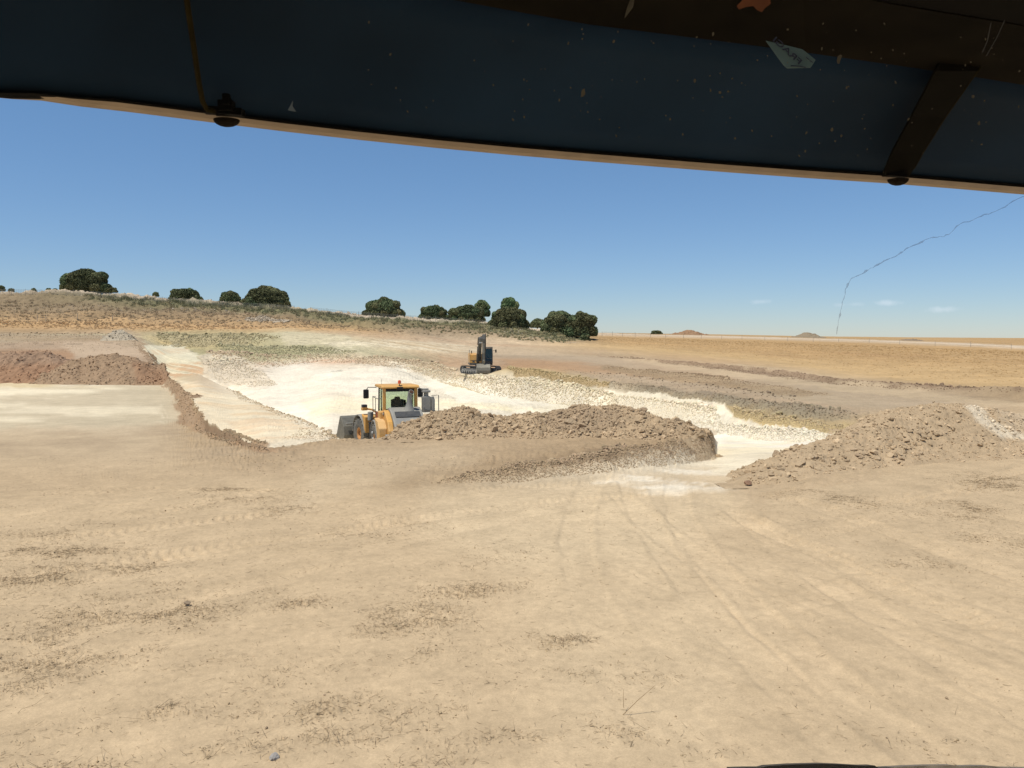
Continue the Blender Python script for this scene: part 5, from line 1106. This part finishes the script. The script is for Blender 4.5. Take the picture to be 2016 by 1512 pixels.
m.box((.08, -4.215, .55), (1.4, .03, .05), AR); m.box((.08, -4.17, .3), (1.4, .03, .05), AR, rx=R(-20))
m.build("bucket", M_steel, ex, .01)
m = MB()
for k_ in range(5): m.box((-.52 + .3 * k_, -2.74, .38), (.1, .26, .06), AR, rx=R(35))
m.build("bucket_tooth", M_steel, ex)

# ------------------------------------------------------------------ wire fences along the ridge
M_wire = mat_simple("wire", (.22, .22, .20), .6, metal=.3, noise=.1)
M_post = mat_simple("fence_post", (.38, .34, .28), .8, noise=.2)
def fence(pxs, Doff, label, hgt=1.5, mesh=True, thin=.018, row=16):
    pts = []
    for px in pxs:
        u_ = (px - CX) / F; D_ = float(np.interp(u_, U, Dk[row])) + Doff; X_ = u_ * D_; pts.append(Vector((X_, D_, float(ground_z(X_, D_)[0]))))
    root = empty("wire_fence", pts[0]); tag(root, label, "fence"); o0 = pts[0]
    for k_, p in enumerate(pts):
        m = MB(); q = p - o0; hh = hgt * (1 + .12 * math.sin(k_ * 2.3)); m.tube([q + Vector((0, 0, -.2)), q + Vector((.03 * math.sin(k_), 0, hh))], .045, 6); m.build("post", M_post, root)
    m = MB()
    for a, b in zip(pts[:-1], pts[1:]):
        a_, b_ = a - o0, b - o0
        if mesh:
            for z_ in np.linspace(.15, hgt - .1, 7): m.tube([a_ + Vector((0, 0, z_)), b_ + Vector((0, 0, z_))], thin, 4, cap=False)
            L_ = (b_ - a_).length; nn = max(2, int(L_ / .45))
            for j in range(1, nn): q = a_.lerp(b_, j / nn); m.tube([q + Vector((0, 0, .1)), q + Vector((0, 0, hgt - .1))], thin * .8, 4, cap=False)
        else:
            for z_ in (.5, .9, hgt - .1): m.tube([a_ + Vector((0, 0, z_)), b_ + Vector((0, 0, z_))], thin, 4, cap=False)
    m.build("wire_mesh", M_wire, root)
fence([-30, 2, 28, 55, 86, 113, 150, 187, 220, 250, 290, 323, 348, 375, 403, 440, 480, 514, 549, 581], -1.2, "wire mesh fence along the left part of the ridge in front of the oaks")
fence([613, 645, 676, 707, 728, 757, 783, 808, 834, 858, 880, 905, 925, 950, 975, 1000, 1030], -1.2, "wire mesh fence on the ridge above the loader running to the domed oak")
fence([1185, 1205, 1225, 1250, 1280, 1310, 1345, 1380, 1420, 1460, 1505, 1550, 1600, 1650, 1710, 1770, 1840, 1910, 1990], 4, "thin wire fence along the pale strip beyond the dry field", 1.3, False, .012)
for i, (px, py, D_, lab) in enumerate([(73, 626, 168, 'leftmost of the four short posts in dry grass on the left hillside'), (90, 627, 168, 'second short post from the left in the dry grass'), (152, 622, 172, 'third short post standing alone in the dry grass'), (221, 622, 172, 'rightmost short post in the dry grass above the gravel heap')]):
    p = at(px, py, D_); g = ground_z(p[0], p[1])[0]; m = MB(); m.tube([(0, 0, -.2), (.05, 0, 1.3)], .06, 6); o = m.build("fence_post", M_post); o.location = (p[0], p[1], g)
    tag(o, lab, "post", "posts on the left hillside")

# ------------------------------------------------------------------ the cab we look out of
cabr = empty("machine_cab", (0, .6, EYE)); tag(cabr, "dark sun visor, header and cracked windscreen of the cab the view is taken from", "machine cab")
def loc(p): return Vector(p) - Vector((0, .6, EYE))
M_vis = mat_simple("visor_blue_paint", (.0065, .0175, .037), .6, noise=.35, scale=2.5, spec=.03)
M_hdr = mat_simple("dirty_header", (.0028, .0023, .0015), .85, noise=.95, scale=14, spec=.03, dust=.35, dustcol=(.012, .009, .005))
M_edge = mat_simple("visor_edge_tan", (.27, .215, .16), .75, noise=.12, scale=25)
M_dark = mat_simple("cab_black", (.0013, .0011, .001), .7, noise=.3, scale=12, spec=.03)
M_brk = mat_simple("bracket_brown", (.0022, .0019, .0011), .7, noise=.3, scale=30, spec=.03)
M_rod = mat_simple("rod_brown", (.014, .0105, .0025), .7, noise=.3, scale=30, spec=.03)
def Dlow(px): return .87 + (1.44 - .87) * (px / 2016.0)
LE = [(-160, 168), (-60, 178), (0, 184), (60, 187), (140, 199), (230, 209), (340, 223), (440, 236), (560, 251), (700, 267), (850, 283), (1008, 298), (1150, 310), (1300, 322), (1450, 334), (1600, 345), (1765, 356), (1900, 367), (2016, 377), (2200, 391)]
low = [loc(at(px, py - 8.5 * float(np.clip((px + 20) / 260, 0, 1)), Dlow(px))) for px, py in LE]
# upper/rear edge of the visor sheet
def up_pt(px):  # header line in the photo: (1150,40) (1500,85) (1850,130) (2016,160)
    return np.interp(px, [-300, 600, 1150, 1500, 1850, 2016, 2200], [-300, -60, 40, 84, 133, 160, 190])
UE = [(px, float(up_pt(px))) for px in [-300, -160, 0, 120, 230, 340, 440, 540, 640, 760, 900, 1040, 1160, 1300, 1440, 1580, 1740, 1880, 2016, 2200]]
upp = [loc(at(px, py, Dlow(max(px, -100)) * .80)) for px, py in UE]
n_ = len(low)
m = MB(); rows = []
for k_ in range(6):
    t = k_ / 5; rows.append([low[i].lerp(upp[i], t) + Vector((0, 0, .012 * math.sin(math.pi * t))) for i in range(n_)])
vs = [v for r_ in rows for v in r_]; fs = [(a * n_ + b, a * n_ + b + 1, (a + 1) * n_ + b + 1, (a + 1) * n_ + b) for a in range(5) for b in range(n_ - 1)]
m.add(vs, fs)
vis = m.build("visor_panel", M_vis, cabr, smooth=True)
sd = vis.modifiers.new("thick", 'SOLIDIFY'); sd.thickness = .006; sd.offset = 0
# rolled bottom edge: pale strip with a dark seal line above
def strip(name, py_off0, py_off1, mat, dz, grow=True, dy=0):
    m = MB(); vs = []; N = len(LE)
    for (px, py) in LE:
        g = np.clip((px + 20) / 260, .0, 1) if grow else 1
        a = loc(at(px, py + py_off0 * g, Dlow(px) * .997 + dy)); b = loc(at(px, py + py_off1 * g, Dlow(px) * .992 + dy)); vs += [a, b, b + Vector((0, .02, 0)), a + Vector((0, .02, 0))]
    fs = []
    for k_ in range(N - 1):
        i = k_ * 4
        for q in range(4): fs.append((i + q, i + (q + 1) % 4, i + 4 + (q + 1) % 4, i + 4 + q))
    m.add(vs, fs); return m.build(name, mat, vis if name != 'x' else cabr)
strip("visor_edge", 1, -8, M_edge, 0)
strip("visor_seal", -8, -13, M_dark, 0, True, -.004)
# header and roof lining
hd = [loc(at(px, py + 9, Dlow(max(px, -100)) * .80)) for px, py in UE]
lin = [loc(at(px, py, Dlow(max(px, 0)) * .66)) for px, py in [(px, float(np.interp(px, [-300, 1500, 1700, 2016, 2200], [-400, -60, -8, 45, 75]))) for px, _ in UE]]
m = MB(); vs = [v + Vector((0, -.012, 0)) for v in hd] + lin
m.add(vs, [(i, i + 1, n_ + i + 1, n_ + i) for i in range(n_ - 1)]); hdr = m.build("header_panel", M_hdr, cabr); sd = hdr.modifiers.new("t", 'SOLIDIFY'); sd.thickness = .008; sd.offset = 0
back = [v + Vector((0, -.35, .02)) for v in lin]; back2 = [v + Vector((0, -.9, .0)) for v in lin]
lin2 = [v + Vector((0, .02, -.004)) for v in lin]
m = MB(); m.add(lin2 + back + back2, [(i, i + 1, n_ + i + 1, n_ + i) for i in range(n_ - 1)] + [(n_ + i, n_ + i + 1, 2 * n_ + i + 1, 2 * n_ + i) for i in range(n_ - 1)]); rl = m.build("roof_lining", M_dark, cabr); sd = rl.modifiers.new("t", 'SOLIDIFY'); sd.thickness = .02; sd.offset = 1
# bolts, rod and bracket
def disc(px, py, D_, rx, ry, name, mat, dome):
    c_ = at(px, py, D_); s_ = D_ / F; m = MB()
    prof = []
    T_ = Matrix.Translation(loc(c_))
    for k_ in range(6):
        a = R(90 * k_ / 5); prof.append((math.cos(a), math.sin(a)))
    vs = []; fs = []; N = 20
    for (r_, hgt_) in prof:
        for q in range(N):
            an = 2 * math.pi * q / N; vs.append((rx * s_ * r_ * math.cos(an), rx * s_ * .8 * r_ * math.sin(an), -ry * s_ * hgt_ * dome))
    for k_ in range(5):
        for q in range(N): fs.append((k_ * N + q, k_ * N + (q + 1) % N, (k_ + 1) * N + (q + 1) % N, (k_ + 1) * N + q))
    fs.append(tuple(range(N)))
    m.add(vs, fs, T_); return m.build(name, mat, vis, smooth=True)
M_bolt = mat_simple("bolt_head", (.009, .0065, .0045), .7, noise=.3, scale=40, spec=.03)
disc(446, 236, Dlow(446) * .975, 25, 13, "bolt_head", M_bolt, 1); disc(1768, 353, Dlow(1768) * .975, 20, 12, "bolt_head", M_bolt, 1)
def pt(px, py, k_=.975):
    lo_ = np.interp(px, [a for a, b in LE], [b for a, b in LE]); t = np.clip((lo_ - py) / (lo_ - float(up_pt(px))), 0, 1)
    return loc(at(px, py, Dlow(px) * (1 - .2 * t) * .955 - .004))
m = MB(); m.box(pt(440, 219), (.045, .01, .008), ry=R(4)); m.box(pt(446, 209), (.017, .012, .012)); m.box(pt(446, 196), (.0075, .008, .012)); m.tube([pt(425, 221), pt(482, 224)], .0045, 6); m.build("bolt_nut", M_dark, vis)
m = MB(); m.box(pt(1765, 342), (.03, .012, .01), ry=R(5)); m.build("bolt_nut", M_dark, vis)
m = MB(); m.tube([pt(362, -40), pt(372, 30), pt(382, 95), pt(392, 165), pt(399, 200), pt(408, 216), pt(440, 222)], .0031, 8); m.build("support_rod", M_rod, cabr, smooth=True)
# flat bracket: narrow at the bolt, wide at the header
m = MB(); vs = []
for (xa_, xb_, y_) in [(1737, 1790, 348), (1757, 1818, 300), (1795, 1862, 230), (1842, 1925, 140), (1884, 1976, 62)]:
    a_ = pt(xa_, y_); b_ = pt(xb_, y_); vs += [a_, b_, b_ + Vector((0, .004, .003)), a_ + Vector((0, .004, .003))]
fs = []
for k_ in range(4):
    i_ = k_ * 4
    for q in range(4): fs.append((i_ + q, i_ + (q + 1) % 4, i_ + 4 + (q + 1) % 4, i_ + 4 + q))
m.add(vs, fs + [(0, 1, 2, 3), (16, 17, 18, 19)]); m.build("support_bracket", M_brk, cabr)
m = MB(); m.tube([pt(1800, 332), pt(1818, 300), pt(1862, 230), pt(1925, 140), pt(1974, 64)], .0009, 5); m.build("bracket_edge", M_rod, cabr)
# windscreen with its crack and dirt
WD = .56
def wp(px, py, off=0):
    d = ray(px, py); # plane Y = WD + .12*(z-EYE) tilted
    t = (WD + off) / (d[1] + .35 * d[2]); return Vector(d * t) - Vector((0, .6, 0))
M_ws = mat_glass("windscreen_glass", (.985, .99, .985), .004, .02)
cs = [wp(-500, -500), wp(2500, -500), wp(2500, 1800), wp(-500, 1800)]
m = MB(); m.add(cs + [v + Vector((0, .005, 0)) for v in cs], [(0, 1, 2, 3), (4, 7, 6, 5), (0, 4, 5, 1), (1, 5, 6, 2), (2, 6, 7, 3), (3, 7, 4, 0)]); ws = m.build("windscreen", M_ws, cabr)
M_crack = mat_glass("crack_grey", (.83, .82, .83), .12, .6)
ck = [(2040, 372), (2014, 387), (1985, 402), (1962, 415), (1938, 422), (1916, 433), (1890, 441), (1872, 458), (1858, 466), (1838, 467), (1815, 476), (1790, 487), (1774, 497), (1758, 507), (1741, 513), (1722, 524), (1710, 531), (1695, 540), (1676, 548), (1669, 560), (1664, 572), (1661, 588), (1658, 600), (1654, 620), (1650, 640), (1647, 658)]
rk = np.random.default_rng(9); ck2 = []
for (a, b), (c_, d_) in zip(ck[:-1], ck[1:]):
    for q in range(3): ck2.append((a + (c_ - a) * q / 3 + rk.uniform(-1.6, 1.6) * (q > 0), b + (d_ - b) * q / 3 + rk.uniform(-1.6, 1.6) * (q > 0)))
ck = ck2 + [ck[-1]]
m = MB(); rr = [.00016 + .00034 * rk.random() ** 2 + (.0005 if i in (30, 36, 44, 49, 57, 69) else 0) for i in range(len(ck))]
m.tube([wp(a, b, -.003) for a, b in ck], rr, 5); m.build("crack", M_crack, ws)
M_crk2 = mat_simple("crack_bright", (.03, .027, .02), .6)
m = MB(); m.tube([wp(a, b, -.003) for a, b in [(1978, 40), (1962, 75), (1952, 92), (1942, 110)]], .00025, 5); m.tube([wp(1951, 45, -.003), wp(1944, 80, -.003), wp(1934, 103, -.003)], .0003, 5); m.build("scratch", M_crk2, ws)
M_dirt = mat_simple("dirt_speck", (.075, .062, .036), .9, noise=.3, scale=80)
rd = np.random.default_rng(31); m = MB()
def speck(px, py, r_, asp=1.0, an=0):
    c_ = wp(px, py, -.002); k_ = 7; vs = []
    for q in range(k_):
        a = 2 * math.pi * q / k_; rr = r_ * rd.uniform(.5, 1.1); x_ = rr * math.cos(a); z_ = rr * asp * math.sin(a)
        vs.append(c_ + Vector((x_ * math.cos(an) - z_ * math.sin(an), 0, x_ * math.sin(an) + z_ * math.cos(an))))
    m.add(vs + [v + Vector((0, -.0003, 0)) for v in vs], [tuple(range(k_)), tuple(range(k_, 2 * k_))[::-1]])
for _ in range(150):
    px = rd.uniform(1080, 2016) if rd.random() < .85 else rd.uniform(700, 1080); py = rd.uniform(20, 70) + rd.random() ** 1.0 * (200 + (px - 1000) * .08)
    speck(px, py, rd.uniform(.0002, .0008), rd.uniform(.6, 2), rd.uniform(-.6, .6))
for a in [(1148, 183, .0019, 1.6, -.4), (1652, 117, .0016, 2.2, -.3), (1916, 190, .0012, 1.2, 0), (1927, 243, .0014, 1.3, .3), (1368, 160, .0013, 1.2, 0), (1418, 182, .0011, 1.3, 0), (1434, 180, .0010, 1, 0), (1638, 255, .0011, 1.5, -.5), (1656, 268, .0010, 1.4, 0), (1447, 273, .0009, 1, 0), (1240, 12, .0022, 3.5, -.35)]: speck(*a)
m.build("dirt", M_dirt, ws)["kind"] = "stuff"
M_op = mat_simple("orange_paint_chip", (.085, .026, .006), .8, noise=.3, scale=60)
q4 = [wp(a, b, -.002) for a, b in [(1450, 12), (1462, 0), (1482, -8), (1515, -4), (1517, 8), (1506, 16), (1500, 24), (1490, 20), (1483, 12), (1468, 14), (1455, 19)]]
m = MB(); k_ = len(q4); m.add(q4 + [v + Vector((0, -.0004, 0)) for v in q4], [tuple(range(k_)), tuple(range(k_, 2 * k_))[::-1]]); m.build("paint_chip", M_op, ws)
m = MB(); q4 = [wp(a, b, -.002) for a, b in [(567, 217), (573, 206), (577, 198), (576, 209), (583, 220), (575, 219)]]; k_ = len(q4); m.add(q4 + [v + Vector((0, -.0004, 0)) for v in q4], [tuple(range(k_)), tuple(range(k_, 2 * k_))[::-1]])
m.build("glass_chip", mat_simple("glass_chip", (.06, .08, .09), .5), ws)
# bonnet / wiper edge just showing at the bottom
m = MB()
def lump(pts, D_, dep, mm, th=.05):
    vs = []
    for px, py in pts:
        a = loc(at(px, py, D_)); vs += [a, a + Vector((0, dep, -.01)), a + Vector((0, dep, -th)), a + Vector((0, 0, -th))]
    fs = []
    for k_ in range(len(pts) - 1):
        i = k_ * 4
        for q in range(4): fs.append((i + q, i + (q + 1) % 4, i + 4 + (q + 1) % 4, i + 4 + q))
    fs += [(0, 1, 2, 3), tuple(4 * (len(pts) - 1) + q for q in range(4))[::-1]]
    mm.add(vs, fs)
lump([(1440, 1512), (1474, 1511), (1500, 1511), (1512, 1508), (1560, 1505), (1620, 1503.5), (1660, 1505), (1700, 1507.5), (1722, 1507), (1730, 1512), (1760, 1511.5)], .9, .02, m)
m.build("wiper_arm", M_blk, cabr)
M_chr = mat_simple("worn_metal", (.30, .29, .27), .35, metal=.7, noise=.4, scale=40)
m = MB(); lump([(1742, 1511), (1790, 1508.5), (1830, 1507), (1880, 1506.5), (1890, 1509), (1930, 1507.5), (1955, 1508), (1975, 1511), (2040, 1512)], .92, .02, m); m.build("wiper_pivot", M_chr, cabr)
# paper sticker, read from behind
st = [(1508, 80), (1535, 86), (1580, 97), (1606, 118), (1596, 133), (1550, 134), (1543, 128)]
stp = [wp(a, b, .012) for a, b in st]; c0 = sum(stp, Vector()) / len(stp)
M_pap = mat_simple("paper", (.05, .085, .09), .8, noise=.12, scale=30)
m = MB(); k_ = len(stp); m.add([v - c0 for v in stp] + [v - c0 + Vector((0, .0006, 0)) for v in stp], [tuple(range(k_)), tuple(range(k_, 2 * k_))[::-1]] + [(i, (i + 1) % k_, k_ + (i + 1) % k_, k_ + i) for i in range(k_)])
stk = m.build("paper_sticker", M_pap); stk.location = c0 + Vector((0, .6, EYE)); tag(stk, "pale paper sticker with mirrored capital letters stuck under the dark header", "sticker")
M_ink = mat_simple("ink", (.012, .016, .035), .8, noise=.1)
cu = bpy.data.curves.new("lettering", 'FONT'); cu.body = "FRAGI"; cu.size = .0075; cu.extrude = .0001; cu.offset = .0001
tmp = bpy.data.objects.new("t", cu); sc.collection.objects.link(tmp); bpy.context.view_layer.update()
me = bpy.data.meshes.new_from_object(tmp); bpy.data.objects.remove(tmp)
me.name = "lettering"; me.materials.clear(); me.materials.append(M_ink)
# mirrored word runs from the lower right end up to the upper left
pa = wp(1574, 128, .0108); pb = wp(1521, 80, .0108); ux = (pb - pa); wlen = max(v.co.x for v in me.vertices); hgt_ = max(v.co.y for v in me.vertices)
dn = (wp(1580, 121, .0108) - pa); 
for v in me.vertices:
    a_, b_ = v.co.x / wlen, v.co.y / hgt_; q = pa + ux * a_ + dn * (b_ * 1.15) + Vector((0, v.co.z, 0)); v.co = q - c0
lt = link(bpy.data.objects.new("lettering", me), stk)
m = MB(); m.tube([wp(1557, 129.5, .0108) - c0, wp(1575, 130.5, .0108) - c0, wp(1586, 133, .0108) - c0], .00035, 5); m.tube([wp(1587, 113, .0108) - c0, wp(1593, 117, .0108) - c0], .0003, 5); m.tube([wp(1594, 119, .0108) - c0, wp(1600, 123, .0108) - c0], .0003, 5); m.build("pen_stroke", M_ink, stk)
print("terrain", nr, nc)
